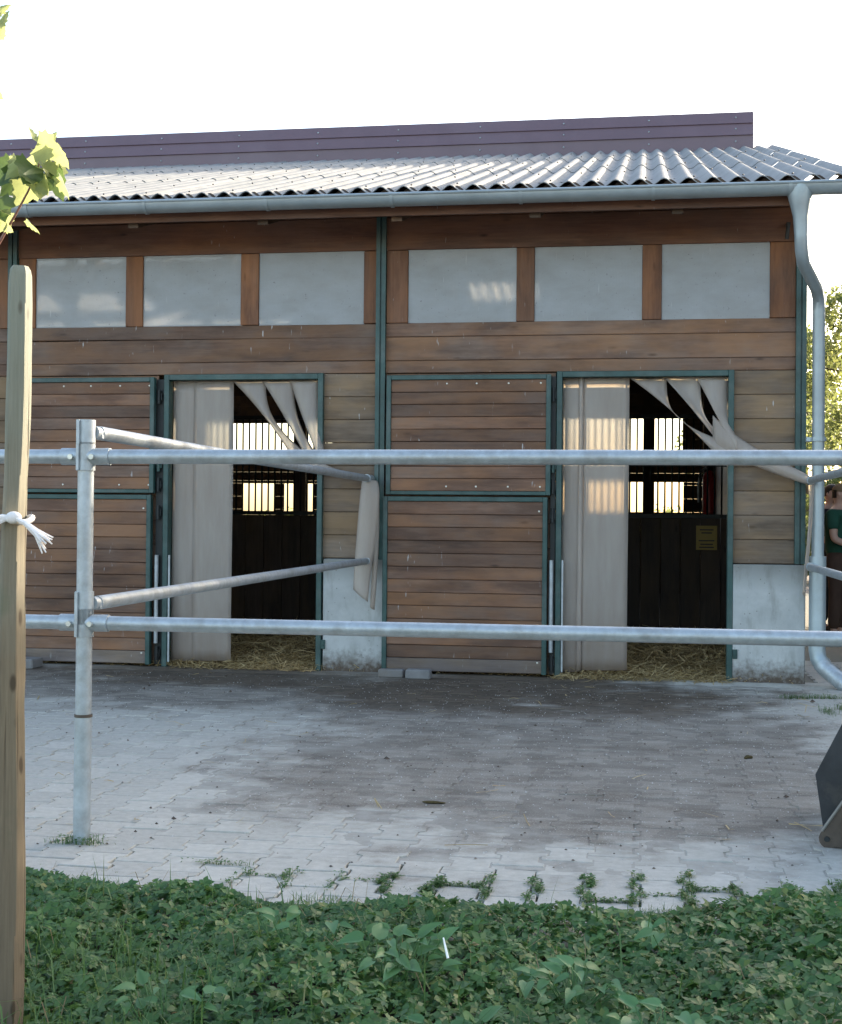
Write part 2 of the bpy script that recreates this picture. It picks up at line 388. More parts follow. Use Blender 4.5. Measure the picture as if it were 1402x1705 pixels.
# ------------------------------------------------------------------ the ground
g = MB(); xs = [-1500, -60, -9, -2, 2.6, 8, 60, 1500]; ys = [-1500, -60, 0, 4.4, 11, 30, 80, 1500]
g.grid([[(x, y, -.075) for x in xs] for y in ys])
ob('ground', g, EARTH, kind='structure')
g = MB(); g.grid([[(x, y, -.012 + .010 * math.sin(3 * x + y) * math.sin(2.3 * y) + (.004 * math.sin(9 * x) if y > 4.2 else 0)) for x in np.linspace(-4.5, 3.2, 60)] for y in np.linspace(1.6, 3.98, 24)])
ob('planting_bed', g, SOIL, kind='structure')

# pavers: interlocking bone-shaped stones, columns run towards the stable
paving_root = bpy.data.objects.new('paving', None); C.objects.link(paving_root); paving_root['kind'] = 'structure'
PX, PY = .163, .198
g = MB(); g.grid([[(x, y, -.0095 + .0040 * min(1, max(0, (y - 4.85) / .8)) + random.uniform(-.0006, .0006)) for x in np.linspace(-11.6, 5.0, 90)] for y in np.linspace(3.95, 24.5, 92)])
ob('joint_bed', g, JOINT, paving_root)
def bone(gap=.0062):
    a, b = PX / 2 + .0125 - gap / 2, PX / 2 - .0125 - gap / 2; L = PY / 2 - gap / 2
    pr = [(-L, a), (-.058, a), (-.041, b), (.041, b), (.058, a), (L, a)]
    return [(w, y) for y, w in pr] + [(-w, y) for y, w in reversed(pr)]
def paver_mesh():
    out = bone(); n = len(out)
    vs = [(x * .975, y * .978, 0) for x, y in out] + [(x, y, -.0028) for x, y in out] + [(x, y, -.02) for x, y in out]
    fs = [tuple(range(n))] + [(k * n + i, (k + 1) * n + i, (k + 1) * n + (i + 1) % n, k * n + (i + 1) % n) for k in (0, 1) for i in range(n)]
    return vs, fs
pv, pf = paver_mesh()
pm = bpy.data.meshes.new('paver'); pm.from_pydata(pv, [], pf); pm.materials.append(PAVE)
cells = []
for i in range(-66, 30):
    for j in range(-2, 58):
        x = i * PX - .016 + PX / 2; y = 4.40 + j * PY + (PY / 2 if i % 2 else 0)
        if y > 10.42 and x < 1.25: continue
        if y > 12.5: continue
        cells.append((x, y))
def seen(c): return c[1] > 4.3 and -.455 * c[1] < c[0] < .15 * c[1] + .02
near = sorted([c for c in cells if seen(c)], key=lambda c: c[1])[:298]
ns = set(near); rest = [c for c in cells if c not in ns]
for x, y in near:
    o = link('paver', pm, PAVE, paving_root, (x + random.gauss(0, .0012), y + random.gauss(0, .0012), random.gauss(0, .0013)))
    o.rotation_euler = (random.gauss(0, .006), random.gauss(0, .006), random.gauss(0, .007))
V = np.array(pv); allv = []; allf = []
mb = MB()
for x, y in rest:
    dz = random.gauss(0, .0013); tx, ty = random.gauss(0, .006), random.gauss(0, .006)
    mb.add([(x + p[0], y + p[1], p[2] + dz + tx * p[0] + ty * p[1]) for p in pv], pf)
me = bpy.data.meshes.new('paver_field'); me.from_pydata(mb.v, [], mb.f); me.materials.append(PAVE)
link('paver_field', me, PAVE, paving_root, kind='stuff')
# film of trodden dirt lying over the pavers: thickest by the doors, thinning out in patches
from mathutils import noise as mnoise
DIRT = paving('dirt_film', False, .80)
gx, gy_ = np.arange(-5.6, 1.36, .028), np.arange(4.75, 10.42, .028)
rows = []
for y in gy_:
    row = []
    for x in gx:
        e = min(((x + .45) / 1.75) ** 2 + ((y - 7.45) / 2.75) ** 2, ((x + 2.6) / 3.4) ** 2 + ((y - 10.0) / 1.9) ** 2)
        n1 = mnoise.noise(Vector((x * 1.1, y * 1.1, 3.1))) * .55 + mnoise.noise(Vector((x * 3.3, y * 3.3, 1.7))) * .35
        n2 = mnoise.noise(Vector((x * 9, y * 6, 5.2))) * .6 + mnoise.noise(Vector((x * 26, y * 20, 8.8))) * .5
        f = max(-1.0, min(1.0, (1.15 - e - n1) * 1.4))
        row.append((x, y, min(.0014, .0017 * f - .0021 + .0020 * n2) if f > -.85 else -.014))
    rows.append(row)
ob('dirt_film', MB().grid(rows), DIRT, paving_root, kind='stuff', smooth=False)
bpy.data.objects['dirt_film'].data.polygons.foreach_set('use_smooth', [True] * len(bpy.data.objects['dirt_film'].data.polygons))
# concrete apron along the wall foot
mb = MB()
xs = np.linspace(-11.6, 1.45, 74)
mb.grid([[(x, 10.36 + random.uniform(-.02, .02), -.004) for x in xs], [(x, 10.40, .010 + random.uniform(-.004, .004)) for x in xs], [(x, 10.62, .014 + random.uniform(-.003, .003)) for x in xs]])
apm = paving('apron_concrete')
ob('apron', mb, apm, kind='structure', smooth=True)

# ------------------------------------------------------------------ the stable
D = 10.578
stable = thing('stable_building', 'long wooden horse stable with green steel frame, grey corrugated roof and burgundy ridge', 'stable', (-2.03, D, 0))
POSTS = [-11.18, -8.13, -5.085, -2.035, 1.140]
for x in POSTS:
    mb = MB()
    z0 = .895 if x > 1 else .02
    mb.box(x - .038, x - .006, D - .040, D + .06, z0, 3.62); mb.box(x + .006, x + .038, D - .040, D + .06, z0, 3.62)
    mb.box(x - .030, x + .030, D - .022, D + .05, z0, 3.62)
    ob('post', mb, GREEN, stable)
_boards = {}
def board(x0, x1, z0, z1, m, parent, y=D, th=.03, name='board', gap=.0014, label=None):
    """one horizontal board, chamfered, front face on y"""
    w, h = round(x1 - x0, 4), round(z1 - z0, 4); k = (w, h, th, m.name, gap)
    if k not in _boards:
        c = .004; hh = h / 2 - gap
        pr = [(c, -hh), (0, -hh + c), (0, hh - c), (c, hh), (th, hh), (th, -hh)]
        _boards[k] = mesh_of('board', MB().prism(pr, 0, -w / 2, w / 2)); _boards[k].materials.append(m)
    p = Vector(((x0 + x1) / 2, y + random.uniform(-.0018, .0018), (z0 + z1) / 2)) - wloc(parent)
    o = link(name, _boards[k], m, parent, p, label=label)
    o.rotation_euler = (0, random.gauss(0, .0012), 0)
    return o
for b in range(4):                                   # four bays, the last one at the right
    x0, x1 = POSTS[b] + .039, POSTS[b + 1] - .039
    mb = MB()
    for z0, z1 in ((2.338, 2.435), (2.435, 2.620), (2.620, 2.728)):
        board(x0, x1, z0, z1, W_FACADE, stable)
    board(x0, x1, 3.295, 3.552, W_BEAM, stable, y=D - .006, name='beam')
    board(x0, x1, 3.552, 3.74, W_BEAM, stable, y=D + .004, name='beam')
    jr = x1 - .447                                   # right edge of the door opening
    for z0 in np.arange(.893, 2.33, .1806):
        board(jr, x1, z0, z0 + .1806, W_PIER, stable)
    jl = jr - 1.33
    for z0 in np.arange(.02, 2.33, .193):            # wall behind the folded-back leaf
        board(x0, jl, z0, z0 + .192, W_FACADE, stable, y=D + .012)
    # sill strip and mullions, panes
    X = [(-1.827, -.982), (-.844, -.028), (.117, .913)] if b == 3 else [(-4.900, -4.130), (-3.986, -3.173), (-3.026, -2.177)]
    if b < 2: X = [(u - 3.05 * (2 - b), v - 3.05 * (2 - b)) for u, v in X]
    edges = [x0] + [q for u in X for q in u] + [x1]
    for k in range(0, len(edges), 2):
        u, v = edges[k], edges[k + 1]
        if v - u > .02:
            mb = MB().box(u, v, D - .004, D + .045, 2.729, 3.294, .004); ob('mullion', mb, W_MULL, stable, at=((u + v) / 2, D, 3))
    for u, v in X:
        w = ob('window', MB().box(u + .002, v - .002, D + .026, D + .040, 2.731, 2.741).box(u + .002, v - .002, D + .026, D + .040, 3.283, 3.292), W_MULL, stable, at=(u, D, 2.73))
        mb = MB().box(u + .001, v - .001, D + .012, D + .022, 2.722, 3.304); ob('pane', mb, PANE, w, at=((u + v) / 2, D, 3))
# concrete plinths beside the openings
for (u, v) in ((-11.3, -11.1), (-8.6, -8.10), (-5.52, -5.05), (-2.472, -1.995), (.652, 1.182)):
    mb = MB().box(u, v, D - .045, D + .12, -.02, .888, .008)
    ob('plinth', mb, CONC, stable)
# door frames, leaves
def doorset(jl, jr, lx0, lx1):
    """jl..jr outer frame of the opening; lx0..lx1 the folded-back leaf"""
    fr = MB(); y0, y1 = D - .048, D + .05
    fr.box(jl, jl + .042, y0, y1, .012, 2.338, .003); fr.box(jr - .042, jr, y0, y1, .012, 2.338, .003); fr.box(jl + .0421, jr - .0421, y0, y1, 2.293, 2.337, .003)
    ob('door_frame', fr, GREEN, stable)
    lp = MB().box(jr + .001, jr + .036, D - .060, D - .046, .185, .255, .002).tube([(jr + .018, D - .066, .22), (jr + .018, D - .058, .22)], .010, 10)
    ob('latch_plate', lp, GREEN, stable)
    # hinge column between leaf and frame
    hx = (lx1 + jl) / 2
    hb = MB().box(lx1 + .006, jl - .006, D - .030, D - .004, .03, 2.30)
    ob('hinge_strip', hb, DARKMETAL, stable)
    for z in (2.16, 1.62, 1.46, 1.24, .62, .12):
        h = MB().tube([(hx, D - .062, z - .055), (hx, D - .062, z + .055)], .013, 10).box(hx - .022, hx + .022, D - .055, D - .035, z - .028, z + .028)
        ob('hinge', h, DARKMETAL if z != 1.62 else GREEN, stable, smooth=True)
    ob('bolt_rod', MB().tube([(hx - .006, D - .066, .20), (hx - .006, D - .066, .90)], .017, 10), GALV, stable, smooth=True)
    ob('bolt_rod', MB().box(jl + .047, jl + .060, D - .04, D - .028, .05, .90), GALV, stable)
    yl = D - .088
    def leaf(nm, a0, a1, z0, z1, n, lastgrey=False, dots=()):
        w = .036
        f = MB().box(a0, a0 + w, yl - .012, yl + .045, z0, z1, .003).box(a1 - w, a1, yl - .012, yl + .045, z0, z1, .003)
        f.box(a0 + w, a1 - w, yl - .0115, yl + .045, z1 - w, z1, .003)
        if z0 > 1: f.box(a0 + w, a1 - w, yl - .0115, yl + .045, z0, z0 + w * .8, .003)
        L = ob(nm, f, GREEN, stable)
        b0 = z0 + (w * .8 if z0 > 1 else .006); b1 = z1 - w; dz = (b1 - b0) / n
        for k in range(n):
            grey = lastgrey and k < 1
            board(a0 + w + .001, a1 - w - .001, b0 + k * dz, b0 + (k + 1) * dz, W_DOORGREY if grey else W_DOOR, L, y=yl + (.0015 if k % 2 else 0), th=.026, gap=.0020 if k % 2 else .0009)
        for (dx, dzz) in dots:
            s = MB().ball((a0 + dx, yl - .002, dzz), .008, 8, 4, (1, .5, 1)); ob('screw', s, SCREW, L, smooth=True)
        return L
    W = lx1 - lx0
    leaf('upper_door', lx0 + .020, lx1 + .008, 1.392, 2.312, 9, dots=[(q, z) for z in (2.245, 1.456) for q in (.47, .70, .945, 1.19)])
    leaf('lower_door', lx0, lx1 - .012, .030, 1.378, 13, True, dots=[(W - .075, 1.27), (W - .08, .12)])
doorset(-.664, .656, -1.992, -.712)
doorset(-3.785, -2.486, -5.10, -3.855)
doorset(-6.84, -5.53, -8.16, -6.91)
doorset(-9.89, -8.58, -11.21, -9.96)

# roof
SL = .2945; EZ, EY = 3.600, 9.90; RY = 17.0; RZ = EZ + SL * (RY - EY)
WP = .170; AMP = .0245
roof = bpy.data.objects.new('roof', None); C.objects.link(roof); roof.parent = stable
ob('fascia', MB().box(-11.6, 1.13, 9.97, 9.995, 3.43, 3.575), W_BEAM, roof)
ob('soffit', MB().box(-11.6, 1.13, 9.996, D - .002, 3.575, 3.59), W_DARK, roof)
eb = [(x, EZ + SL * .060 + .0245 * math.cos(2 * math.pi * (x - 1.352) / .170) - .005) for x in np.arange(-11.6, 1.471, .17 / 8)]
eb_m = MB()
for (xa, za), (xb, zb) in zip(eb[:-1], eb[1:]):
    eb_m.add([(xa, 9.96, 3.50), (xb, 9.96, 3.50), (xb, 9.96, zb), (xa, 9.96, za)], [(0, 1, 2, 3)])
ob('eave_filler', eb_m, W_DARK, roof)  # dark sheet added in the wave gaps so they read as shaded
ob('rear_fascia', MB().box(-11.6, 1.45, 24.0, 24.03, 3.40, 3.585).box(-11.3, 1.14, 23.43, 23.46, 3.5, 3.86), W_BEAM, roof)
ob('wall_plate', MB().box(-11.2, 1.13, D + .04, D + .12, 3.60, 3.80), W_DARK, roof)
CREST0 = 1.352
def sheet_mesh(w, L, th=.0065, seg=8):
    """origin at lower right crest, runs to -X by w waves and up the slope by L"""
    n = int(w * seg); rows_t = []; rows_b = []
    vs = []; fs = []
    for (l, dz) in ((0, 0), (L, 0)):
        for t in (th, 0):
            for i in range(n + 1):
                ph = 2 * math.pi * i / seg
                vs.append((-i * WP / seg, l * math.cos(math.atan(SL)), l * math.sin(math.atan(SL)) + AMP * math.cos(ph) + t))
    m = n + 1
    for i in range(n):
        fs.append((i, i + 1, 2 * m + i + 1, 2 * m + i)); fs.append((m + i, 3 * m + i, 3 * m + i + 1, m + i + 1))
        fs.append((i, m + i, m + i + 1, i + 1)); fs.append((2 * m + i, 2 * m + i + 1, 3 * m + i + 1, 3 * m + i))
    for i in (0, n): fs.append((i, 2 * m + i, 3 * m + i, m + i))
    return vs, fs
LS = 2.45
sv, sf = sheet_mesh(6, LS)
shm = bpy.data.meshes.new('roof_sheet'); shm.from_pydata(sv, [], sf); shm.materials.append(SHEET)
bm = bmesh.new(); bm.from_mesh(shm); bmesh.ops.recalc_face_normals(bm, faces=bm.faces); bm.to_mesh(shm); bm.free(); auto_smooth(shm, 60)
def sheet_of(L, m_):
    a, b = sheet_mesh(6, L); me_ = bpy.data.meshes.new('roof_sheet'); me_.from_pydata(a, [], b); me_.materials.append(m_); auto_smooth(me_, 60); return me_
strip_m, short_m, mid_m = sheet_of(.34, ADDED_ROOFLIGHT), sheet_of(LS - .30, SHEET), sheet_of(.45, SHEET)
light_m, lower_m, upper_m = sheet_of(.78, ADDED_ROOFMILK), sheet_of(.86, SHEET), sheet_of(1.05, SHEET)
ca, sa = math.cos(math.atan(SL)), math.sin(math.atan(SL))
step = (RY - EY) / ca / 3.0
wl = wloc(roof)
for side in (0, 1):
    for r_ in range(3):
        for c_ in range(13):
            x = CREST0 + WP * .75 - c_ * 6 * WP
            d = r_ * step
            o_me = shm
            y = EY + d * ca; z = EZ + d * sa + r_ * .0075 + (.003 if c_ % 2 else 0)
            if side and r_ == 1 and c_ == 3:             # unseen rooflight added here so a front pane glows
                for q0, m3 in ((.80, light_m), (1.42, upper_m)):
                    o = link('added_roof_light' if m3 is light_m else 'roof_sheet', m3, SHEET, roof, Vector((x - 6 * WP, 2 * RY - (EY + (d + q0) * ca), EZ + (d + q0) * sa + .004 + q0 * .002)) - wl); o.rotation_euler = (0, 0, math.pi)
                o_me = lower_m
            if side and r_ == 1 and 7 <= c_ <= 12:       # unseen narrow rooflight strip, added for a bright band in the panes
                q0 = -.04; y = EY + (d + q0) * ca; z = EZ + (d + q0) * sa
                o = link('added_roof_light', strip_m, ADDED_ROOFLIGHT, roof, Vector((x - 6 * WP, 2 * RY - y, z + .004)) - wl); o.rotation_euler = (0, 0, math.pi)
                q0 = .27; y = EY + (d + q0) * ca; z = EZ + (d + q0) * sa; o_me = short_m
                if c_ in (9, 10):  # further rooflights added to brighten the left panes
                    o_me = mid_m
                    for q1, m3 in ((.66, light_m), (1.30, upper_m)):
                        o = link('added_roof_light' if m3 is light_m else 'roof_sheet', m3, SHEET, roof, Vector((x - 6 * WP, 2 * RY - (EY + (d + q1) * ca), EZ + (d + q1) * sa + .004 + q1 * .002)) - wl); o.rotation_euler = (0, 0, math.pi)
            if side == 0:
                o = link('roof_sheet', o_me, SHEET, roof, Vector((x, y, z)) - wl)
            else:
                o = link('roof_sheet', o_me, SHEET, roof, Vector((x - 6 * WP, 2 * RY - y, z)) - wl); o.rotation_euler = (0, 0, math.pi)
mb = MB()
for r_ in range(3):
    for q in (.10, 1.25):
        for k in range(0, 76, 2):
            x = CREST0 - (k + (1 if q > 1 else 0)) * WP; d = r_ * step + q
            y = EY + d * ca; z = EZ + d * sa + AMP + .008 + r_ * .0075
            mb.ball((x, y, z), .008, 6, 4, (1, 1, .8))
ob('roof_screws', mb, DARKSCREW, roof, kind='stuff')
# ridge cowl of three folded bands
prof = [(RY - .215, RZ - .085), (RY - .215, RZ + .128), (RY - .235, RZ + .112), (RY - .230, RZ + .120), (RY - .195, RZ + .275), (RY - .215, RZ + .258), (RY - .210, RZ + .266), (RY - .175, RZ + .400), (RY - .02, RZ + .430)]
full = prof + [(2 * RY - y, z) for y, z in reversed(prof)]
cw = ob('ridge_cowl', MB().prism(full, 0, -11.6, 1.245), COWL, stable)
mb = MB()
for x in np.arange(-11.2, 1.2, 1.02):
    for z, y in ((RZ + .04, RY - .217), (RZ + .19, RY - .216), (RZ + .33, RY - .196)):
        mb.ball((x, y, z), .012, 6, 4)
ob('cowl_screws', mb, GALV, cw, kind='stuff')
# rafters
for x in np.arange(-11.0, 1.2, 1.02):
    mb = MB().prism([(EY + .12, EZ - .20), (EY + .12, EZ - .05), (RY, RZ - .06), (RY, RZ - .24)], 0, x - .04, x + .04)
    ob('rafter', mb, W_RAFTER, roof)
    mb = MB().prism([(2 * RY - EY - .12, EZ - .20), (2 * RY - EY - .12, EZ - .05), (RY, RZ - .06), (RY, RZ - .24)], 0, x - .04, x + .04)
    ob('rafter', mb, W_RAFTER, roof)
# gable ends
for x, s in ((1.150, 1), (-11.22, -1)):
    for z0 in np.arange(0, 5.6, .2):
        def lim(z): return max(D + .065, EY + (z - EZ + .075) / SL)
        ya, yb = lim(z0), lim(z0 + .2)
        if 2 * RY - 2 * yb < .3: break
        q = [(ya, z0), (2 * RY - ya, z0), (2 * RY - yb, z0 + .2), (yb, z0 + .2)]
        ob('gable_board', MB().prism(q, 0, x, x + s * .03), W_RAFTER, stable, at=(x, 17, z0))
# gutter
gy, gz, gr = 9.868, 3.546, .077
pr = []
for k in range(13):
    w = math.pi * k / 12; pr.append((gy - gr * math.cos(w), gz - .93 * gr * math.sin(w)))
inner = [(gy - (gr - .004) * math.cos(math.pi * k / 12), gz - (.93 * gr - .004) * math.sin(math.pi * k / 12)) for k in range(12, -1, -1)]
gut = ob('gutter', MB().prism(pr + inner, 0, -11.7, 1.62).tube([(-11.7, gy - gr, gz + .003), (1.62, gy - gr, gz + .003)], .011, 8), ZINC, stable, smooth=True)
for x in np.arange(1.62 - .64, -11.6, -.935):
    co = [(gy - (gr + .004) * math.cos(math.pi * k / 12), gz - .003 - .93 * (gr + .004) * math.sin(math.pi * k / 12)) for k in range(13)]
    ci = [(gy - (gr + .0005) * math.cos(math.pi * k / 12), gz - .003 - .93 * (gr + .0005) * math.sin(math.pi * k / 12)) for k in range(12, -1, -1)]
    ob('gutter_joint', MB().prism(co + ci, 0, x - .012, x + .012), ZINC, gut, smooth=True)
# downpipe with swan neck
dp = ob('downpipe', MB().tube([(1.050, 9.872, 3.54), (1.050, 9.872, 3.47), (1.052, 9.875, 3.40), (1.056, 9.88, 3.33), (1.060, 9.885, 3.20), (1.066, 9.90, 3.10), (1.085, 9.96, 3.02), (1.225, 10.36, 2.90), (1.250, 10.44, 2.84), (1.254, 10.46, 2.76), (1.258, 10.46, .94)],
                               [.085, .083, .066, .052, .045, .045, .045, .045, .045, .045, .045], 18), ZINC, stable, smooth=True)
ob('standpipe', MB().tube([(1.258, 10.46, .955), (1.258, 10.46, .27), (1.266, 10.45, .21), (1.30, 10.42, .155)], .061, 18), ZINC, dp, smooth=True)
ob('spout', MB().tube([(1.288, 10.43, .175), (1.31, 10.41, .14), (1.50, 10.22, -.01)], [.066, .061, .061], 18), GALV, dp, smooth=True)
ob('pipe_clip', MB().tube([(1.256, 10.46, 1.80), (1.256, 10.46, 1.83)], .058, 16).box(1.17, 1.21, 10.45, 10.60, 1.80, 1.83), ZINC, dp)
ob('alarm_bracket', MB().box(1.02, 1.05, D - .10, D - .01, 3.40, 3.42).tube([(1.035, D - .09, 3.41), (1.025, D - .07, 3.30)], .014, 8), DARKMETAL, stable)

# ------------------------------------------------------------------ inside: floor, rear wall, stalls
ob('stable_floor', MB().grid([[(x, y, .004) for x in np.linspace(-11.2, 1.15, 14)] for y in np.linspace(D - .04, 23.4, 14)]), FLOORM, kind='structure')
RW = 23.4
openings = [(-.92, -.30, 1.36, 1.86), (-.26, .64, 1.36, 1.86), (-1.25, -.40, 2.16, 2.96), (-.28, .62, 2.16, 2.96), (-7.6, -5.35, 2.20, 2.86),
            (-6.95, -6.36, 1.16, 1.81), (-6.20, -5.98, 1.06, 1.81), (-5.80, -5.66, 1.06, 1.81), (-4.6, -2.1, 2.35, 2.8)]
zs = sorted({0, 3.72} | {o[2] for o in openings} | {o[3] for o in openings})
for a0, a1 in zip(zs[:-1], zs[1:]):
    cuts = sorted((o[0], o[1]) for o in openings if o[2] < (a0 + a1) / 2 < o[3])
    x = -11.2
    for u, v in cuts + [(1.15, 1.15)]:
        if u - x > .01:
            n = max(1, round((a1 - a0) / .2)); dz = (a1 - a0) / n
            for k in range(n): ob('rear_board', MB().box(x, u, RW, RW + .03, a0 + k * dz, a0 + (k + 1) * dz - .002), W_RAFTER, stable, at=(x, RW, a0 + k * dz))
        x = v
def partition(label, x0, x1, y, tall=2.25, bars=True):
    t = thing('stall_partition', label, 'partition', ((x0 + x1) / 2, y, 0), None)
    n = max(2, round((x1 - x0) / .19)); w = (x1 - x0) / n
    for k in range(n):
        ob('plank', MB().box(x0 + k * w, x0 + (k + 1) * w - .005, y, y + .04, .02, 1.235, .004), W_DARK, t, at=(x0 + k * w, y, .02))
    ob('top_rail', MB().box(x0, x1, y - .015, y + .055, 1.236, 1.275).box(x0, x1, y - .015, y + .055, tall - .04, tall).box(x0, x1, y, y + .04, 1.74, 1.75), DARKMETAL, t)
    if bars:
        me = mesh_of('bar', MB().tube([(0, 0, 1.275), (0, 0, tall - .04)], .0095, 8), True); me.materials.append(DARKMETAL)
        for x in np.arange(x0 + .04, x1 - .02, .068):
            link('bar', me, DARKMETAL, t, (x - (x0 + x1) / 2, .02, 0))
    return t
partition('dark plank stall front with black vertical bars seen through the right doorway', -1.95, 1.12, 13.7)
partition('dark plank stall front with black vertical bars seen through the left doorway', -5.00, -2.10, 13.7)
def sidewall(label, x):
    t = thing('stall_divider', label, 'partition', (x, 12.1, 0))
    for z in np.arange(.02, 2.0, .2):
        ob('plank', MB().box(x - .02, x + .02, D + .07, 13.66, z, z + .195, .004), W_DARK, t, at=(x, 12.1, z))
    return t
sidewall('dark plank wall dividing the two stalls behind the middle post', -2.035)
sidewall('dark plank wall at the far side of the left stall', -5.085)
# inner frame boards that close the stalls from the wall to the plinth
for x in (-7.4, -4.3, -3.35, .05):
    mb = MB().box(x - .07, x + .07, 17.0, 17.14, 0, 4.6); ob('inner_post', mb, W_DARK, stable)
# fire extinguisher beyond the bars, yellow notice on the planks
fx = thing('fire_extinguisher', 'red fire extinguisher hanging beyond the bars at the right doorway edge', 'fire extinguisher', (.655, 14.45, 1.28))
ob('body', MB().tube([(.655, 14.45, 1.28), (.655, 14.45, 1.29), (.655, 14.45, 1.66), (.655, 14.45, 1.70), (.655, 14.45, 1.73)], [.055, .068, .068, .05, .022], 16), RED, fx, smooth=True)
ob('valve', MB().tube([(.655, 14.45, 1.725), (.655, 14.45, 1.79)], .018, 8).box(.60, .69, 14.43, 14.47, 1.78, 1.80), DARKMETAL, fx)
ob('hose', MB().tube([(.64, 14.44, 1.77), (.57, 14.43, 1.72), (.545, 14.43, 1.58), (.55, 14.43, 1.40)], .013, 8), GALV, fx, smooth=True)
ob('hanger_post', MB().box(.60, .72, 14.525, 14.62, 0, 3.9), W_DARK, stable)
sg = thing('notice_sign', 'small yellow notice plate on the dark planks inside the right doorway', 'sign', (.585, 13.69, .93))
ob('plate', MB().box(.50, .70, 13.682, 13.694, .93, 1.165), YELLOW, sg)
mb = MB()
for z, w in ((1.125, .13), (1.095, .10), (1.02, .15), (.985, .12), (.955, .14)): mb.box(.60 - w / 2, .60 + w / 2, 13.679, 13.6815, z - .006, z + .006)
ob('print', mb, INKM, sg)

# straw bedding
def straw(name, n, region, hfun, seed, parent=None):
    r_ = np.random.default_rng(seed); x0, x1, y0, y1 = region
    x = r_.uniform(x0, x1, n); y = y0 + (y1 - y0) * r_.uniform(0, 1, n) ** 1.3; z = hfun(x, y) * r_.uniform(.3, 1.15, n) + .006
    L = r_.uniform(.05, .17, n); a = r_.uniform(0, 2 * np.pi, n); e = r_.normal(0, .28, n); w = r_.uniform(.0018, .0035, n)
    d = np.stack([np.cos(a) * np.cos(e), np.sin(a) * np.cos(e), np.sin(e)], 1); s = np.stack([-np.sin(a), np.cos(a), r_.normal(0, .6, n)], 1)
    s /= np.linalg.norm(s, axis=1)[:, None]
    c = np.stack([x, y, z], 1); up = np.cross(d, s)
    b = c + up * (L * r_.normal(0, .12, n))[:, None]
    P = np.stack([c - d * L[:, None] / 2 - s * w[:, None], c - d * L[:, None] / 2 + s * w[:, None], b + s * w[:, None], b - s * w[:, None], c + d * L[:, None] / 2 + s * w[:, None], c + d * L[:, None] / 2 - s * w[:, None]], 1).reshape(-1, 3)
    P[:, 2] = np.maximum(P[:, 2], .006)
    i = np.arange(n)[:, None] * 6
    F = np.concatenate([i + np.array([[0, 1, 2, 3]]), i + np.array([[3, 2, 4, 5]])])
    return link(name, mesh_np(name, P, F), STRAW, parent, kind='stuff')
for nm, a0, a1, sd_ in (('straw', -3.72, -2.1, 3), ('straw', -1.9, 1.1, 4)):
    mb = MB(); mb.grid([[(x, y, .012 + (.07 * min(1, (y - D - .02) / .5) + .02 * math.sin(7 * x) * math.sin(5 * y)) * (1 if y > D + .04 else 0)) for x in np.linspace(a0 if a0 > -3 else -5.0, a1, 30)] for y in np.linspace(D + .01, 13.6, 24)])
    ob('straw_bed', mb, plain('straw_mass', (.24, .165, .07), .9, 0, .4, 14, .2, .6, None, 0, 40), kind='stuff', smooth=True)
    straw(nm, 9000, (a0 if a0 > -3 else -5.0, a1, D - .02, 13.5), lambda x, y: .13 * np.clip((y - D + .02) / .5, .02, 1) + .03, sd_)
straw('straw', 500, (-.66, .66, D - .16, D + .02), lambda x, y: .02 + 0 * x, 5)
straw('straw', 350, (-3.7, -2.5, D - .12, D + .02), lambda x, y: .02 + 0 * x, 6)

# ------------------------------------------------------------------ strip curtains
def lerp(a, b, t): return tuple(a[i] + (b[i] - a[i]) * t for i in range(len(a)))
def bez(pts, t):
    P = [tuple(p) for p in pts]
    while len(P) > 1: P = [lerp(P[i], P[i + 1], t) for i in range(len(P) - 1)]
    return P[0]
def ribbon(L, Rr, n=24, m=7, bulge=.012):
    rows = []
    for i in range(n + 1):
        t = i / n; a, b = bez(L, t), bez(Rr, t); row = []
        for j in range(m + 1):
            u = j / m; p = lerp(a, b, u)
            row.append((p[0], p[1] - bulge * math.sin(math.pi * u) * (1 if t > .05 else t * 20), p[2]))
        rows.append(row)
    return MB().grid(rows)
def hang(x0, x1, y, z0=.03, z1=2.292, ph=0):
    rows = []
    for i in range(25):
        t = i / 24; z = z1 + (z0 - z1) * t
        rows.append([(x0 + (x1 - x0) * u + .006 * t * math.sin(4 * t + ph), y - .012 * math.sin(math.pi * u) - .012 * t * math.sin(3 * t + ph + 2 * u), z + .01 * (u - .5) * t) for u in np.linspace(0, 1, 9)])
    return MB().grid(rows)
def thick(o, t=.003):
    md = o.modifiers.new('thickness', 'SOLIDIFY'); md.thickness = t; return o
c1 = thing('strip_curtain', 'clouded PVC strip curtain in the right doorway, strips pulled aside to the corner pipe', 'strip curtain', (0, D + .03, 2.29))
for k, (a, b, y) in enumerate(((-.625, -.44, D + .040), (-.500, -.462, D + .020), (-.478, -.118, D + .030))):
    ob('strip', hang(a, b, y, .045 + .01 * k, 2.292, k), PVC, c1, smooth=True)
G = (.66, 10.50, 1.73)
tops = [(-.12, .16), (.14, .41), (.38, .612)]
for k, (a, b) in enumerate(tops):
    dy = .012 * k
    Lf = [(a, D + .035 - dy, 2.292), lerp((a, D, 2.292), G, .45), (G[0] - .05 + .03 * k, G[1] - dy, G[2] - .12 + .05 * k)]
    Rf = [(b, D + .035 - dy, 2.292), (b, D + .02, 2.05 - .03 * k), (b + .02, D - .01, 1.94 - .02 * k), (G[0] + .01 * k, G[1] + .01 - dy, G[2] + .05 + .02 * k)]
    ob('strip', ribbon(Lf, Rf, bulge=.02 - .04 * (k % 2)), PVC, c1, smooth=True)
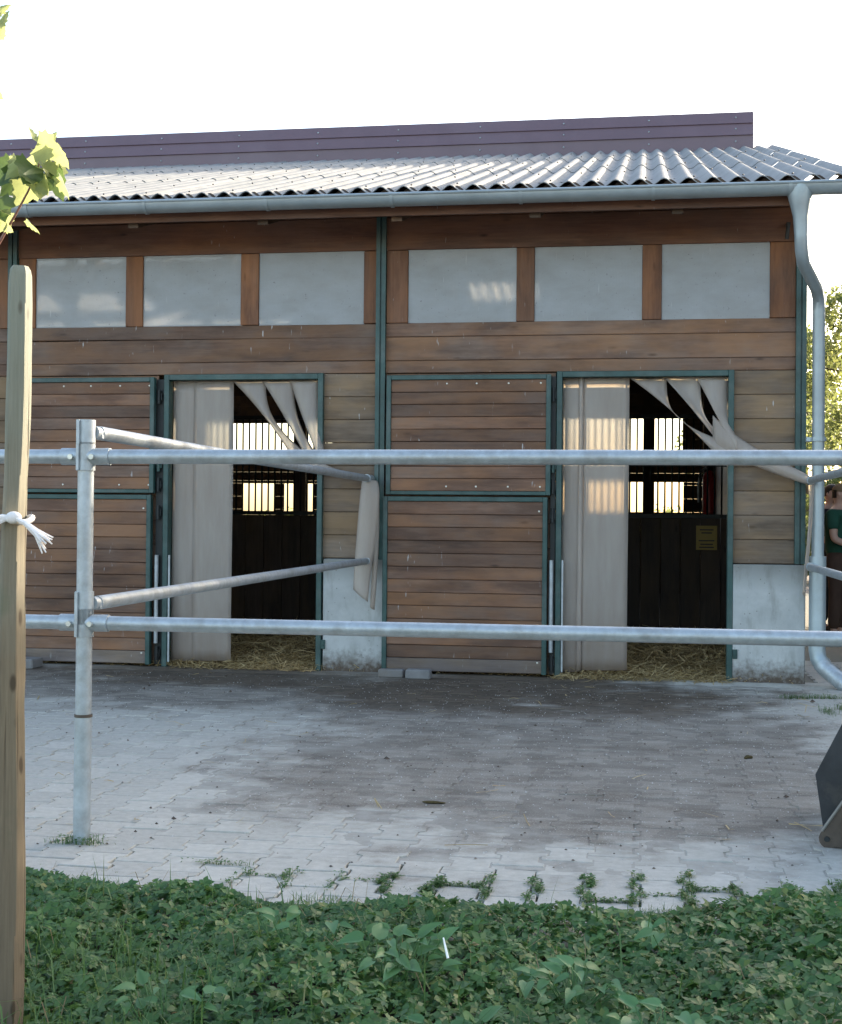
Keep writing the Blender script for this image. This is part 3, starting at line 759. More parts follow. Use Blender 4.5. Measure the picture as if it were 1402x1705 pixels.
ob('strip', ribbon([(.50, 10.525, 1.74), (.70, 10.49, 1.66), (1.00, 10.44, 1.535), (1.19, 10.415, 1.475)], [(.50, 10.53, 2.00), (.72, 10.50, 1.76), (1.00, 10.45, 1.66), (1.19, 10.42, 1.545)], bulge=.03), PVC, c1, smooth=True)
ob('strip', ribbon([(1.185, 10.40, 1.54), (1.20, 10.37, 1.3), (1.165, 10.40, 1.0), (1.145, 10.41, .68)], [(1.232, 10.44, 1.52), (1.225, 10.42, 1.3), (1.20, 10.43, 1.0), (1.168, 10.44, .66)], bulge=.01), PVC, c1, smooth=True)
c2 = thing('strip_curtain', 'clouded PVC strip curtain in the left doorway, one strip hanging over the grey wall stub', 'strip curtain', (-3.1, D + .03, 2.29))
for k, (a, b, y) in enumerate(((-3.735, -3.52, D + .040), (-3.56, -3.232, D + .028))):
    ob('strip', hang(a, b, y, .05 + .01 * k, 2.292, k + 1), PVC, c2, smooth=True)
G = (-2.52, 10.51, 1.62)
for k, (a, b) in enumerate([(-3.245, -2.97), (-3.00, -2.74), (-2.77, -2.532)]):
    dy = .012 * k
    Lf = [(a, D + .035 - dy, 2.292), lerp((a, D, 2.292), G, .5), (G[0] - .16 + .09 * k, G[1] + .02 - dy, G[2] - .02 + .02 * k)]
    Rf = [(b, D + .035 - dy, 2.292), (b, D + .02, 2.10), (b + .03, D, 1.92), (G[0] - .02 + .04 * k, G[1] + .03 - dy, G[2] + .04)]
    ob('strip', ribbon(Lf, Rf, bulge=.03), PVC, c2, smooth=True)
ob('strip', ribbon([(-2.66, 10.53, 1.60), (-2.5, 10.50, 1.54), (-2.28, 10.45, 1.50), (-2.13, 10.40, 1.492)], [(-2.54, 10.535, 1.68), (-2.45, 10.51, 1.60), (-2.28, 10.46, 1.555), (-2.13, 10.41, 1.548)], bulge=.02), PVC, c2, smooth=True)
ob('strip', ribbon([(-2.135, 10.42, 1.50), (-2.15, 10.37, 1.53), (-2.155, 10.36, 1.20), (-2.19, 10.37, .95), (-2.195, 10.36, .66)], [(-2.04, 10.43, 1.50), (-1.985, 10.40, 1.50), (-1.985, 10.38, 1.20), (-2.06, 10.40, .95), (-2.085, 10.39, .565)], 30, 7, .025), PVC, c2, smooth=True)
ob('strip', ribbon([(-2.07, 10.45, 1.40), (-2.05, 10.44, 1.1), (-2.08, 10.45, .52)], [(-2.02, 10.46, 1.40), (-2.0, 10.45, 1.1), (-2.045, 10.46, .50)], 20, 5, .02), PVC, c2, smooth=True)
for o in [o for o in bpy.data.objects if o.name.split('.')[0] == 'strip']: thick(o)

# ------------------------------------------------------------------ tube fence
FY = 4.838
fence = thing('tube_fence', 'galvanised tube fence with two long rails and cross rails running to the stable', 'fence', (-2.04, FY, 0))
def fpost(x, y, top):
    t = ob('post', MB().tube([(x, y, .44), (x, y, top)], .0295, 20), GALV, fence, smooth=True)
    ob('ground_sleeve', MB().tube([(x - .002, y, -.05), (x - .001, y, .463)], .0315, 20), GALV, fence, smooth=True)
    ob('rust_ring', MB().tube([(x, y, .461), (x, y, .472)], .033, 18), RUSTY, fence, smooth=True)
for x in (-2.037, 1.14, -5.2): fpost(x, FY, 1.535)
z1, z2 = 1.4217, .8085
for (z, x0, x1) in ((z1, -2.037 + .03, 1.11), (z1, -5.17, -2.067), (z1, 1.17, 4.2), (z2, -2.037 + .03, 1.11), (z2, -5.17, -2.067), (z2, 1.17, 4.2)):
    ob('rail', MB().tube([(x0 + (x1 - x0) * k / 8, FY, z + .0) for k in range(9)], .0265, 20), GALV, fence, smooth=True)
def clamp(x, z):
    c = ob('clamp', MB().tube([(x - .092, FY, z), (x + .095, FY, z)], .0315, 20).tube([(x, FY, z - .052), (x, FY, z + .052)], .0345, 20).box(x - .022, x - .012, FY - .041, FY - .030, z - .05, z + .05), GALV, fence, smooth=True)
    for dx in (-.045, .036):
        ob('bolt', MB().tube([(x + dx, FY - .028, z - .002), (x + dx, FY - .043, z - .002)], [.011, .010], 8), plain('zinc_bolt', (.55, .56, .52), .35, .6) if 'zinc_bolt' not in bpy.data.materials else bpy.data.materials['zinc_bolt'], c)
for x in (-2.037, 1.14):
    clamp(x, z1); clamp(x, z2)
for x, yend, xe in ((-2.037, 10.40, -2.10), (1.14, 10.42, 1.20)):
    for z, dz in ((1.512, .045), (.879, .075)):
        ob('clamp', MB().tube([(x, FY, z - dz), (x, FY, z + .045)], .0345, 20).box(x - .021, x - .010, FY - .043, FY - .030, z - dz, z + .044).tube([(x + .022, FY + .015, z), (x + .028, FY + .10, z)], .024, 14).tube([(x + .0, FY + .045, z - .012), (x + .048, FY + .045, z - .012)], .010, 8), GALV, fence, smooth=True)
        ob('cross_rail', MB().tube([(x + .026, FY + .05, z), (xe + .0, yend, z)], .0262, 20), GALV, fence, smooth=True)
        ob('wall_socket', MB().tube([(xe, yend - .03, z), (xe, D - .042, z)], .032, 16), GALV, fence, smooth=True)

# ------------------------------------------------------------------ wooden stake, rope, young tree
stake = thing('tree_stake', 'weathered round wooden stake standing in the greenery at the left edge', 'stake', (-1.444, 2.98, 0))
ZS = list(np.linspace(-.15, 1.752, 30)) + [1.766, 1.774]
tow = Vector((.43, -.90, 0)).normalized(); rgt = Vector((.90, .43, 0)).normalized()
rows = []
for k, z in enumerate(ZS):
    t = (z + .15) / 1.9; r0 = .0375 - .0115 * t + .0012 * math.sin(9 * z) + .0008 * math.sin(23 * z)
    if k >= 30: r0 *= (.90, .70)[k - 30]
    c = Vector((-1.434 + .014 * t + .004 * math.sin(5 * z), 2.98, z)); row = []
    fa = .66 + .05 * math.sin(6.1 * z + 1) + .03 * math.sin(17 * z); fb = .65 + .045 * math.sin(4.3 * z) + .03 * math.sin(13 * z + 2) + .015 * math.sin(47 * z)
    for q in range(48):
        w = 2 * math.pi * q / 48; du, dv = math.cos(w), math.sin(w); l = 1.0
        if dv > 0: l = min(l, fa / dv)
        m_ = .82 * du + .57 * dv
        if m_ > 0: l = min(l, fb / m_)
        row.append(c + rgt * (du * l * r0) + tow * (dv * l * r0))
    rows.append(row + [row[0]])
mb = MB(); n_ = 48
mb.v = [tuple(p) for r_ in rows for p in r_[:-1]]
mb.f = [(a * n_ + b, a * n_ + (b + 1) % n_, (a + 1) * n_ + (b + 1) % n_, (a + 1) * n_ + b) for a in range(len(rows) - 1) for b in range(n_)] + [tuple((len(rows) - 1) * n_ + b for b in range(n_))]
sh = ob('shaft', mb, W_POLE, stake); auto_smooth(sh.data, 22)
rp = thing('tie_rope', 'white rope knotted round the wooden stake with a frayed loose end', 'rope', (-1.43, 2.95, 1.19))
kz = 1.192; kx = -1.420
ob('loop', MB().tube([(kx + 0.034 * math.cos(w), 2.98 + 0.034 * math.sin(w), kz + .006 * math.sin(2 * w)) for w in np.linspace(0, 2 * math.pi, 22)], .0065, 8), ROPE, rp, smooth=True)
ob('knot', MB().ball((kx + .012, 2.9372, kz + .004), .017, 12, 8, (1.15, .8, .85)), ROPE, rp, smooth=True)
ob('lead', MB().tube([(kx, 2.9375, kz + .004), (kx - .05, 2.930, kz + .006), (kx - .11, 2.937, kz + .018), (kx - .32, 3.00, kz + .06)], .0055, 8).tube([(kx, 2.9372, kz), (kx - .05, 2.933, kz + .001), (kx - .11, 2.9378, kz + .010), (kx - .32, 3.01, kz + .05)], .0055, 8), ROPE, rp, smooth=True)
mb = MB()
for k in range(16):
    a = random.uniform(-.012, .012); b = random.uniform(-.010, .010)
    mb.tube([(kx + .015, 2.933, kz + .004), (kx + .045, 2.928 + b * .3, kz - .008 + a * .2), (kx + .072, 2.928 + b, kz - .030 + a * .6), (kx + .095 + a + random.uniform(-.012, .012), 2.928 + 2 * b, kz - .052 + 1.3 * a + random.uniform(-.014, .006))], [.0040, .0042, .0036, .0016], 5)
ob('frayed_end', mb, ROPE, rp, smooth=True)
mb = MB()
for k in range(8):
    mb.tube([(kx - .005, 2.937, kz), (kx - .03, 2.929, kz - .012), (kx - .052 + random.uniform(-.01, .01), 2.928, kz - .022 + random.uniform(-.012, .008))], [.004, .005, .002], 5)
ob('frayed_end', mb, ROPE, rp, smooth=True)

tree = thing('young_tree', 'young maple with sunlit yellow-green leaves reaching in beside the wooden stake', 'tree', (-2.05, 3.5, 0))
ob('trunk', MB().tube([(-2.05, 3.5, -.1), (-2.03, 3.5, .8), (-2.0, 3.48, 1.6), (-1.98, 3.5, 2.6), (-1.96, 3.52, 3.4)], [.03, .027, .022, .015, .006], 10), BARK, tree, smooth=True)
TWIG = plain('reddish_twig', (.20, .10, .07), .6)
def U(px, py, d):      # a point d metres along the view axis, used once to lay out the twig
    p = Vector((0, 0, 1.2)) + d * (fv + rv * ((px - 701) / 2300) - uv * ((py - 852.5) / 2300)); return tuple(p)
ob('twig', MB().tube([(-1.99, 3.49, 1.75), U(-40, 470, 3.55), U(0, 402, 3.5), U(27, 355, 3.48), U(46, 320, 3.46), U(60, 290, 3.46), U(68, 262, 3.46), U(80, 232, 3.47)], [.006, .005, .0038, .003, .0026, .0022, .0018, .0012], 8), TWIG, tree, smooth=True)
ob('twig', MB().tube([(-1.97, 3.5, 2.35), U(-60, 150, 3.5), U(-10, 60, 3.5), U(10, 20, 3.5)], [.005, .003, .002, .001], 6), TWIG, tree, smooth=True)
def maple_pts():
    o = [(0, 0), (.16, .0), (.36, -.08), (.36, .07), (.50, .21), (.41, .32), (.45, .52), (.30, .54), (.23, .73), (.11, .84), (0, 1.02)]
    return o + [(-x, y) for x, y in o[-2:0:-1]]
def maple_leaf(name, base, tip, width, curl, roll, parent, m):
    b = Vector(base); ax = (Vector(tip) - b) * .88; width *= .86; L = ax.length; ax.normalize()
    view = (b - Vector((0, 0, 1.2))).normalized()
    side = ax.cross(view).normalized(); nrm = side.cross(ax)
    q = Matrix.Rotation(roll, 3, ax); side = q @ side; nrm = q @ nrm
    pts = maple_pts(); vs = []; fs = []
    def P(u, v):
        h = -curl * L * (abs(u) ** 1.5 * 1.2 + .5 * max(0, v - .25) ** 2) + .025 * L * math.sin(9 * v + 5 * u)
        return b + ax * (v * L) + side * (u * width) + nrm * h
    for u, v in pts: vs.append(P(u, v))
    for u, v in pts: vs.append(P(u * .5, v * .6 + .16))
    n = len(pts); vs.append(P(0, .38))
    for i in range(n):
        j = (i + 1) % n; fs.append((i, j, n + j, n + i)); fs.append((n + i, n + j, 2 * n))
    o = ob(name, MB().add(vs, fs), m, parent, smooth=False)
    o.data.polygons.foreach_set('use_smooth', [True] * len(o.data.polygons)); return o
LV = [((52, 272), (34, 312), 74, .35, -.5), ((48, 262), (66, 300), 66, .4, .6), ((84, 275), (104, 318), 50, .5, -.6), ((94, 246), (122, 284), 46, .5, .9), ((70, 300), (86, 330), 40, .5, .7), ((36, 300), (44, 348), 60, .4, -.7), ((26, 268), (-2, 318), 56, .4, .5), ((-6, 330), (10, 376), 60, .4, -.2), ((76, 236), (50, 232), 26, .5, .9),
      ((62, 238), (112, 262), 62, .35, .2), ((60, 250), (98, 275), 52, .5, -1.1), ((58, 292), (20, 352), 70, .3, .35), ((60, 296), (66, 340), 56, .4, -.5),
      ((62, 300), (24, 270), 60, .35, .9), ((50, 280), (-8, 332), 78, .3, -.3), ((78, 262), (110, 296), 34, .5, 1.0), ((92, 285), (112, 345), 46, .45, .5),
      ((72, 270), (96, 300), 40, .4, -.9), ((100, 292), (124, 336), 30, .6, 1.1), ((55, 232), (44, 208), 30, .6, 1.2), ((80, 232), (96, 214), 22, .5, 1.0),
      ((66, 236), (58, 226), 26, .4, 1.1), ((44, 365), (72, 392), 20, .3, 1.15), ((10, 352), (-6, 396), 44, .4, .3), ((8, 372), (28, 388), 26, .5, .8), ((4, 350), (20, 362), 22, .4, -1.0),
      ((-4, 40), (16, 12), 26, .5, 1.0), ((-10, 20), (22, 4), 20, .5, .6), ((-6, 60), (12, 40), 26, .4, .2), ((-12, 150), (10, 168), 26, .4, .3), ((30, 262), (12, 290), 34, .4, 1.0), ((40, 268), (2, 300), 50, .4, -.8)]
for k, (b, t, w, cu, ro) in enumerate(LV):
    d = 3.46 + .012 * ((k * 7) % 9 - 4); kpx = d / 2300
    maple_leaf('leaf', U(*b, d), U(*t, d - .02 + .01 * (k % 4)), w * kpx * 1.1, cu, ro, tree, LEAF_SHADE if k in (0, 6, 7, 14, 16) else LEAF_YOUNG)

# ------------------------------------------------------------------ blocks, bucket
tag(ob('concrete_block', MB().box(-1.985, -1.79, 10.30, 10.39, .0, .062, .008), CONC2, at=(-1.89, 10.34, 0)), 'flat grey concrete block under the left corner of the right stable door', 'block')
tag(ob('concrete_block', MB().box(-1.765, -1.575, 10.24, 10.34, -.002, .072, .010), CONC2, at=(-1.67, 10.3, 0)), 'squarer grey concrete block wedged before the right stable door, right of the flat one', 'block')
tag(ob('concrete_block', MB().box(-5.2, -4.72, 10.20, 10.40, -.002, .078, .010), CONC2, at=(-4.9, 10.3, 0)), 'long pale concrete block lying at the foot of the left stable door', 'block')
bk = thing('loader_bucket', 'dark steel loader bucket standing on the pavers at the right edge', 'bucket', (.70, 5.3, 0))
prof = [(.664, .045), (.632, .262), (.845, .70), (1.35, .72), (1.62, .40), (1.62, .04)]
pl = MB().prism(prof, 1, 5.32, 5.345)
ob('side_plate', pl, STEELDARK, bk)
shell = MB()
for (a, b) in zip(prof[:3], prof[1:4]):
    ax, az = a; bx, bz = b
    shell.add([(ax, 5.345, az), (bx, 5.345, bz), (bx, 6.1, bz), (ax, 6.1, az), (ax + .012, 5.345, az), (bx + .012, 5.345, bz - .01), (bx + .012, 6.1, bz - .01), (ax + .012, 6.1, az)], [(0, 1, 2, 3), (4, 7, 6, 5), (0, 3, 7, 4), (1, 5, 6, 2)])
ob('shell', shell, STEELDARK, bk)
lug = []
for k in range(9):
    w = R(130) + R(180) * k / 8; lug.append((.688 + .036 * math.cos(w), .036 + .036 * math.sin(w)))
lug += [(.95, -.0), (1.2, .30), (.90, .42), (.745, .185)]
ob('lug', MB().prism(lug, 1, 5.27, 5.318), RUSTY, bk)
ob('lug_edge', MB().tube([(.664, 5.268, .064), (.745, 5.268, .19), (.90, 5.268, .425)], .006, 8), plain('bare_weld_steel', (.20, .19, .17), .5, .4), bk)
ob('pin_hole', MB().tube([(.682, 5.262, .036), (.682, 5.2695, .036)], .010, 12), DARKMETAL, bk)

bk.rotation_euler = (0, 0, R(-14))

# ------------------------------------------------------------------ ground cover, grass, weeds
def leaflets(base, dirn, nrm, L, W, fold):
    """arrays (n,3): five-vertex folded leaflets"""
    s = np.cross(dirn, nrm); L = L[:, None]; W = W[:, None]; fo = (fold[:, None] * L)
    v0 = base; v1 = base + dirn * L * .5 - s * W + nrm * fo; v2 = base + dirn * L - nrm * fo * .8; v3 = base + dirn * L * .5 + s * W + nrm * fo; v4 = base + dirn * L * .52
    P = np.stack([v0, v1, v2, v3, v4], 1).reshape(-1, 3); n = len(base); i = np.arange(n)[:, None] * 5
    F = np.concatenate([i + np.array([q]) for q in ((0, 1, 4), (1, 2, 4), (2, 3, 4), (3, 0, 4))])
    return P, F
def norm(a): return a / np.linalg.norm(a, axis=1)[:, None]
def edgeY(x):                       # where the greenery meets the pavers
    return 4.18 + .025 * np.sin(1.9 * x + .4) + .020 * np.sin(5.1 * x) + .012 * np.sin(13 * x) + np.where(x < -1.2, .10 * (-1.2 - x), 0) + np.clip((x + .3) * .08, 0, .10)
def hump(x, y):
    h = .065 + .035 * np.sin(2.7 * x + 1.1) * np.sin(3.1 * y + .4) + .03 * np.sin(6.1 * x - 2.0 * y) + .02 * np.sin(11 * x + 7 * y)
    h = h + .022 * np.clip((x + .15) / .4, 0, 1)
    return np.clip(h, .03, .3) * np.clip((edgeY(x) - y) / .16 + .25, .18, 1)
def cover(n, seed, x0, x1, y0):
    r_ = np.random.default_rng(seed)
    x = r_.uniform(x0, x1, n); e = edgeY(x); y = y0 + (e - y0) * r_.uniform(0, 1.0, n); z = hump(x, y) * (r_.uniform(.25, 1.08, n) ** .6)
    c = np.stack([x, y, z], 1); tilt = r_.normal(0, .45, (n, 2)); up = norm(np.stack([tilt[:, 0], tilt[:, 1] - .25, np.ones(n)], 1))
    a0 = r_.uniform(0, 2 * np.pi, n); sz = (.015 + .026 * r_.uniform(0, 1, n) ** 1.5) * (1 + .25 * np.clip(x, -.3, .8))
    t1 = norm(np.cross(up, np.tile([[.3, 1., .2]], (n, 1)))); t2 = np.cross(up, t1)
    Ps, Fs = [], []; off = 0
    for k, (da, s) in enumerate(((0, 1.0), (1.15, .92), (-1.15, .92), (2.2, .7), (-2.2, .7))):
        a = a0 + da + r_.normal(0, .12, n); d = t1 * np.cos(a)[:, None] + t2 * np.sin(a)[:, None]
        d = norm(d - up * r_.uniform(-.1, .35, n)[:, None]); nn = norm(up - d * np.sum(up * d, 1)[:, None])
        P, F = leaflets(c, d, nn, sz * s, sz * s * .30, r_.uniform(.02, .10, n)); Ps.append(P); Fs.append(F + off); off += len(P)
    return np.concatenate(Ps), np.concatenate(Fs)
P, F = cover(24000, 11, -2.3, 1.15, 2.35)
P2, F2 = cover(6000, 12, -4.3, -2.3, 2.2); P3, F3 = cover(5500, 13, 1.15, 2.9, 2.2)
F = np.concatenate([F, F2 + len(P), F3 + len(P) + len(P2)]); P = np.concatenate([P, P2, P3])
link('ground_cover', mesh_np('ground_cover', P, F, True), LEAF_COVER, kind='stuff')
def blades(x, y, z, L, w, lean, seed):
    r_ = np.random.default_rng(seed); n = len(x); a = r_.uniform(0, 2 * np.pi, n)
    d = np.stack([np.cos(a), np.sin(a), np.zeros(n)], 1); s = np.stack([-np.sin(a), np.cos(a), np.zeros(n)], 1) * w[:, None]
    b = np.stack([x, y, z], 1); up = np.array([[0, 0, 1.]])
    m = b + up * (L * .6)[:, None] + d * (L * lean * .3)[:, None]; t = b + up * (L * np.clip(1 - .45 * lean, .2, 1))[:, None] + d * (L * lean)[:, None]
    P = np.stack([b - s, b + s, m + s * .8, m - s * .8, t], 1).reshape(-1, 3); i = np.arange(n)[:, None] * 5
    F = np.concatenate([i + np.array([[0, 1, 2]]), i + np.array([[0, 2, 3]]), i + np.array([[3, 2, 4]])])
    return P, F
n = 26000; r_ = np.random.default_rng(21)
x = r_.uniform(-3.2, 2.2, n); k = (np.sin(7.3 * x + 1) + np.sin(17.1 * x) + np.sin(41 * x + 2) * .8 + r_.normal(0, .5, n)) > .25; x = x[k]; n = len(x)
y = edgeY(x) + r_.normal(.10, .13, n); y = np.minimum(y, edgeY(x) + .27 - .05 * r_.random(n))
P, F = blades(x, y, np.full(n, -.02), r_.uniform(.012, .06, n) * (.5 + .5 * (y < edgeY(x) + .1)), r_.uniform(.0008, .0019, n), np.abs(r_.normal(.5, .45, n)), 22)
n2 = 1100; x = r_.uniform(-3.2, 2.2, n2); y = r_.uniform(2.4, 4.0, n2) ; k = r_.uniform(0, 1, n2) < np.where(x < -.9, 1, .35); x, y = x[k], y[k]; n2 = len(x)
P2, F2 = blades(x, y, hump(x, y) * .3, r_.uniform(.08, .2, n2), r_.uniform(.0012, .0028, n2), np.abs(r_.normal(.5, .4, n2)), 23)
F = np.concatenate([F, F2 + len(P)]); P = np.concatenate([P, P2])
link('grass', mesh_np('grass', P, F, True), GRASSM, kind='stuff')

n = 420; r_ = np.random.default_rng(61); x = r_.uniform(-2.4, 1.4, n); y = 2.5 + 1.7 * r_.uniform(0, 1, n); z = hump(x, y) * r_.uniform(.5, 1.02, n)
a = r_.uniform(0, 6.28, n); d = norm(np.stack([np.cos(a), np.sin(a), r_.normal(0, .4, n)], 1)); up = norm(np.stack([r_.normal(0, .5, n), r_.normal(-.2, .5, n), np.ones(n)], 1)); up = norm(up - d * np.sum(up * d, 1)[:, None])
P, F = leaflets(np.stack([x, y, z], 1), d, up, r_.uniform(.012, .032, n), r_.uniform(.004, .009, n), r_.uniform(.05, .2, n))
n2 = 240; x = r_.uniform(-2.4, 1.4, n2); y = r_.uniform(2.5, 4.3, n2)
P2, F2 = blades(x, y, hump(x, y) * .4, r_.uniform(.06, .16, n2), r_.uniform(.0009, .0016, n2), np.abs(r_.normal(1.0, .5, n2)), 63)
F = np.concatenate([F, F2 + len(P)]); P = np.concatenate([P, P2])
link('dead_leaves', mesh_np('dead_leaves', P, F, True), leafmat('withered_leaf', (.17, .12, .06), (.30, .24, .12), .3, .6), kind='stuff')
n2 = 1500; x = r_.uniform(-2.6, -.2, n2); y = r_.uniform(2.4, 3.5, n2); k = r_.uniform(0, 1, n2) < np.clip((-x - .2) / 1.2, .05, 1); x, y = x[k], y[k]; n2 = len(x)
P, F = blades(x, y, hump(x, y) * .4, r_.uniform(.07, .17, n2), r_.uniform(.001, .0024, n2), np.abs(r_.normal(.8, .45, n2)), 65)
link('grass', mesh_np('long_grass', P, F, True), GRASSM, kind='stuff')

# larger pale weeds in the cover
def weed(x, y, n, size, seed, label):
    r_ = random.Random(seed); z = float(hump(np.array([x]), np.array([y]))[0])
    t = thing('broadleaf_weed', label, 'plant', (x, y, 0))
    st = MB()
    for k in range(n):
        a = r_.uniform(0, 2 * math.pi); rr = size * 2.2 * math.sqrt(r_.random()); bx, by = x + rr * math.cos(a) * 1.25, y + rr * math.sin(a) * .8
        bz = z + r_.uniform(.0, .055) + .03 * (1 - rr / (size * 2.5)); L = size * r_.uniform(.65, 1.15); W = L * r_.uniform(.26, .36)
        aa = a + r_.gauss(0, .7); el = r_.uniform(-.5, .6)
        d = Vector((math.cos(aa) * math.cos(el), math.sin(aa) * math.cos(el) - .35, math.sin(el))).normalized(); up = (Vector((r_.gauss(0, .35), -.45, 1)) ).normalized()
        s = d.cross(up).normalized(); up = s.cross(d); b = Vector((bx, by, bz))
        def Q(u, v): return b + d * (v * L) + s * (u * W) + up * (abs(u) * .16 * L - .35 * L * max(0, v - .4) ** 2)
        out = [(0, 0), (.55, -.06), (.95, .12), (1.0, .32), (.72, .62), (.34, .86), (0, 1.05)]; out += [(-u, v) for u, v in out[-2:0:-1]]
        vs = [Q(*q) for q in out] + [Q(0, q) for q in (.2, .5, .8)]; m_ = len(out)
        fs = [(0, 1, m_), (1, 2, m_), (2, 3, m_ + 1, m_), (3, 4, m_ + 1), (4, 5, m_ + 2, m_ + 1), (5, 6, m_ + 2), (6, 7, m_ + 2), (7, 8, m_ + 1, m_ + 2), (8, 9, m_ + 1), (9, 10, m_, m_ + 1), (10, 11, m_), (11, 0, m_)]
        o = ob('leaf', MB().add(vs, fs), LEAF_BROAD, t); o.data.polygons.foreach_set('use_smooth', [True] * len(o.data.polygons))
        st.tube([(x + (bx - x) * .3, y + (by - y) * .3, .0), (bx, by, bz)], .0016, 5)
    ob('stem', st, LEAF_BROAD, t)
weed(-.62, 3.38, 34, .058, 1, 'pale broad-leaved weed in the greenery below the left gap between pavers, widest of its kind')
weed(-.86, 3.52, 12, .048, 2, 'small pale broad-leaved weed just left of the widest pale weed')
weed(-.16, 3.42, 30, .050, 3, 'tall pale broad-leaved weed in the middle of the greenery')
weed(-.42, 3.02, 22, .055, 4, 'pale broad-leaved weed at the bottom edge between the two large weeds')
weed(.06, 3.05, 20, .045, 5, 'pale broad-leaved weed low at the bottom right of the tall weed')
weed(.10, 3.78, 8, .050, 6, 'few pale leaves standing up in the dark greenery behind the tall weed')
weed(-1.05, 3.0, 14, .045, 7, 'pale broad-leaved weed low at the bottom towards the wooden stake')
tag(ob('dry_stalk', MB().tube([(-.478, 3.36, .175), (-.462, 3.33, .135)], [.0020, .0034], 6), plain('bleached_stalk', (.85, .83, .76), .6), at=(-.47, 3.34, .13)), 'short white dry stalk lying on the pale weed leaves', 'stalk')

# tufts between the pavers
def tuft(x, y, rx, ry, n, hgt, label, group, seed, name='weed_tuft', cat='weed'):
    r_ = np.random.default_rng(seed); px = r_.normal(0, rx, n) + x; py = r_.normal(0, ry, n) + y
    P, F = blades(px, py, np.full(n, -.004), r_.uniform(.3, 1, n) * hgt, r_.uniform(.0008, .0018, n), np.abs(r_.normal(.9, .5, n)), seed + 1)
    m_ = max(16, int(n * 1.1)); px = r_.normal(0, rx, m_) + x; py = r_.normal(0, ry, m_) + y; a = r_.uniform(0, 6.28, m_)
    d = norm(np.stack([np.cos(a), np.sin(a), r_.uniform(-.1, .5, m_)], 1)); up = np.tile([[0, 0, 1.]], (m_, 1)); nn = norm(up - d * np.sum(up * d, 1)[:, None])
    P2, F2 = leaflets(np.stack([px, py, r_.uniform(.003, hgt * .6, m_)], 1), d, nn, r_.uniform(.007, .016, m_), r_.uniform(.003, .006, m_), r_.uniform(.02, .1, m_))
    F = np.concatenate([F, F2 + len(P)]); P = np.concatenate([P, P2]); P[:, 0] -= x; P[:, 1] -= y
    o = link(name, mesh_np(name, P, F, True), GRASSM, None, (x, y, 0)); return tag(o, label, cat, group)
GL = 'small green weeds growing in the open paver joints near the greenery'
def joint_weeds(pts, n, hgt, seed):
    """one ragged line of weeds that follows a joint; pts are points on the joint"""
    r_ = np.random.default_rng(seed); pts = np.array(pts); cx, cy = pts.mean(0)
    wgt = r_.uniform(.05, 1, len(pts)) ** 2; wgt /= wgt.sum(); ii = r_.choice(len(pts), n, p=wgt)
    px = pts[ii, 0] + r_.normal(0, .006, n); py = pts[ii, 1] + r_.normal(0, .007, n)
    P, F = blades(px, py, np.full(n, -.006), r_.uniform(.25, 1, n) * hgt, r_.uniform(.0009, .002, n), np.abs(r_.normal(.9, .5, n)), seed + 1)
    m_ = int(n * 1.6); ii = r_.choice(len(pts), m_, p=wgt); px = pts[ii, 0] + r_.normal(0, .009, m_); py = pts[ii, 1] + r_.normal(0, .009, m_); a = r_.uniform(0, 6.28, m_)
    d = norm(np.stack([np.cos(a), np.sin(a), r_.uniform(-.1, .6, m_)], 1)); up = np.tile([[0, 0, 1.]], (m_, 1)); nn = norm(up - d * np.sum(up * d, 1)[:, None])
    P2, F2 = leaflets(np.stack([px, py, r_.uniform(.001, hgt * .5, m_)], 1), d, nn, r_.uniform(.007, .017, m_), r_.uniform(.003, .0065, m_), r_.uniform(.02, .1, m_))
    F = np.concatenate([F, F2 + len(P)]); P = np.concatenate([P, P2]); P[:, 0] -= cx; P[:, 1] -= cy
    o = link('weed_line', mesh_np('weed_line', P, F, True), GRASSM, None, (cx, cy, 0)); tag(o, GL, 'weed', 'weeds in the paver joints')
for i_ in range(-8, 5):
    X0 = -.016 + i_ * PX; y1 = 4.72 + random.uniform(-.10, .10) - (.12 if i_ < -3 else 0); y = 4.36; pts = []
    while y < y1:
        ph = ((y - 4.40) / PY) % 1.0; side = 1 if (ph < .29 or ph > .71) else -1
        pts.append((X0 + (.0125 * side if i_ % 2 == 0 else -.0125 * side) * -1, y)); y += .006
    joint_weeds(pts, random.randint(90, 230) if i_ > -6 else random.randint(20, 60), random.uniform(.026, .048), 700 + 5 * (i_ + 20))
    if random.random() < .8:
        Xc = X0 + PX / 2; Y0 = 4.40 + PY * random.choice((0, 1, 1)) - PY / 2 + (PY / 2 if i_ % 2 else 0)
        if Y0 < 4.36: Y0 += PY
        joint_weeds([(Xc + q, Y0) for q in np.linspace(-.068, .068, 20)], random.randint(20, 70), .020, 900 + 5 * (i_ + 20))
tuft(-2.04, 4.815, .055, .02, 130, .055, 'green grass tuft round the foot of the fence post', None, 300, 'grass_tuft', 'grass tuft')
tuft(-1.45, 4.62, .06, .010, 60, .030, 'flat green weeds in the joint right of the fence post foot', None, 306, 'weed_tuft')
for q, (x, y) in enumerate(((.99, 9.74), (1.06, 9.75), (1.14, 9.76), (1.23, 9.80), (1.30, 9.80))):
    tuft(x, y, .045, .018, 60, .05, 'thin green weeds in the long joint before the concrete corner plinth', 'weeds in the long joint', 320 + 4 * q)
tuft(1.16, 9.05, .03, .09, 70, .06, 'green weed tuft in the joint above the loader bucket', None, 350)
tuft(1.27, 9.25, .03, .05, 60, .06, 'green weed tuft by the right edge below the pipe spout', None, 354)
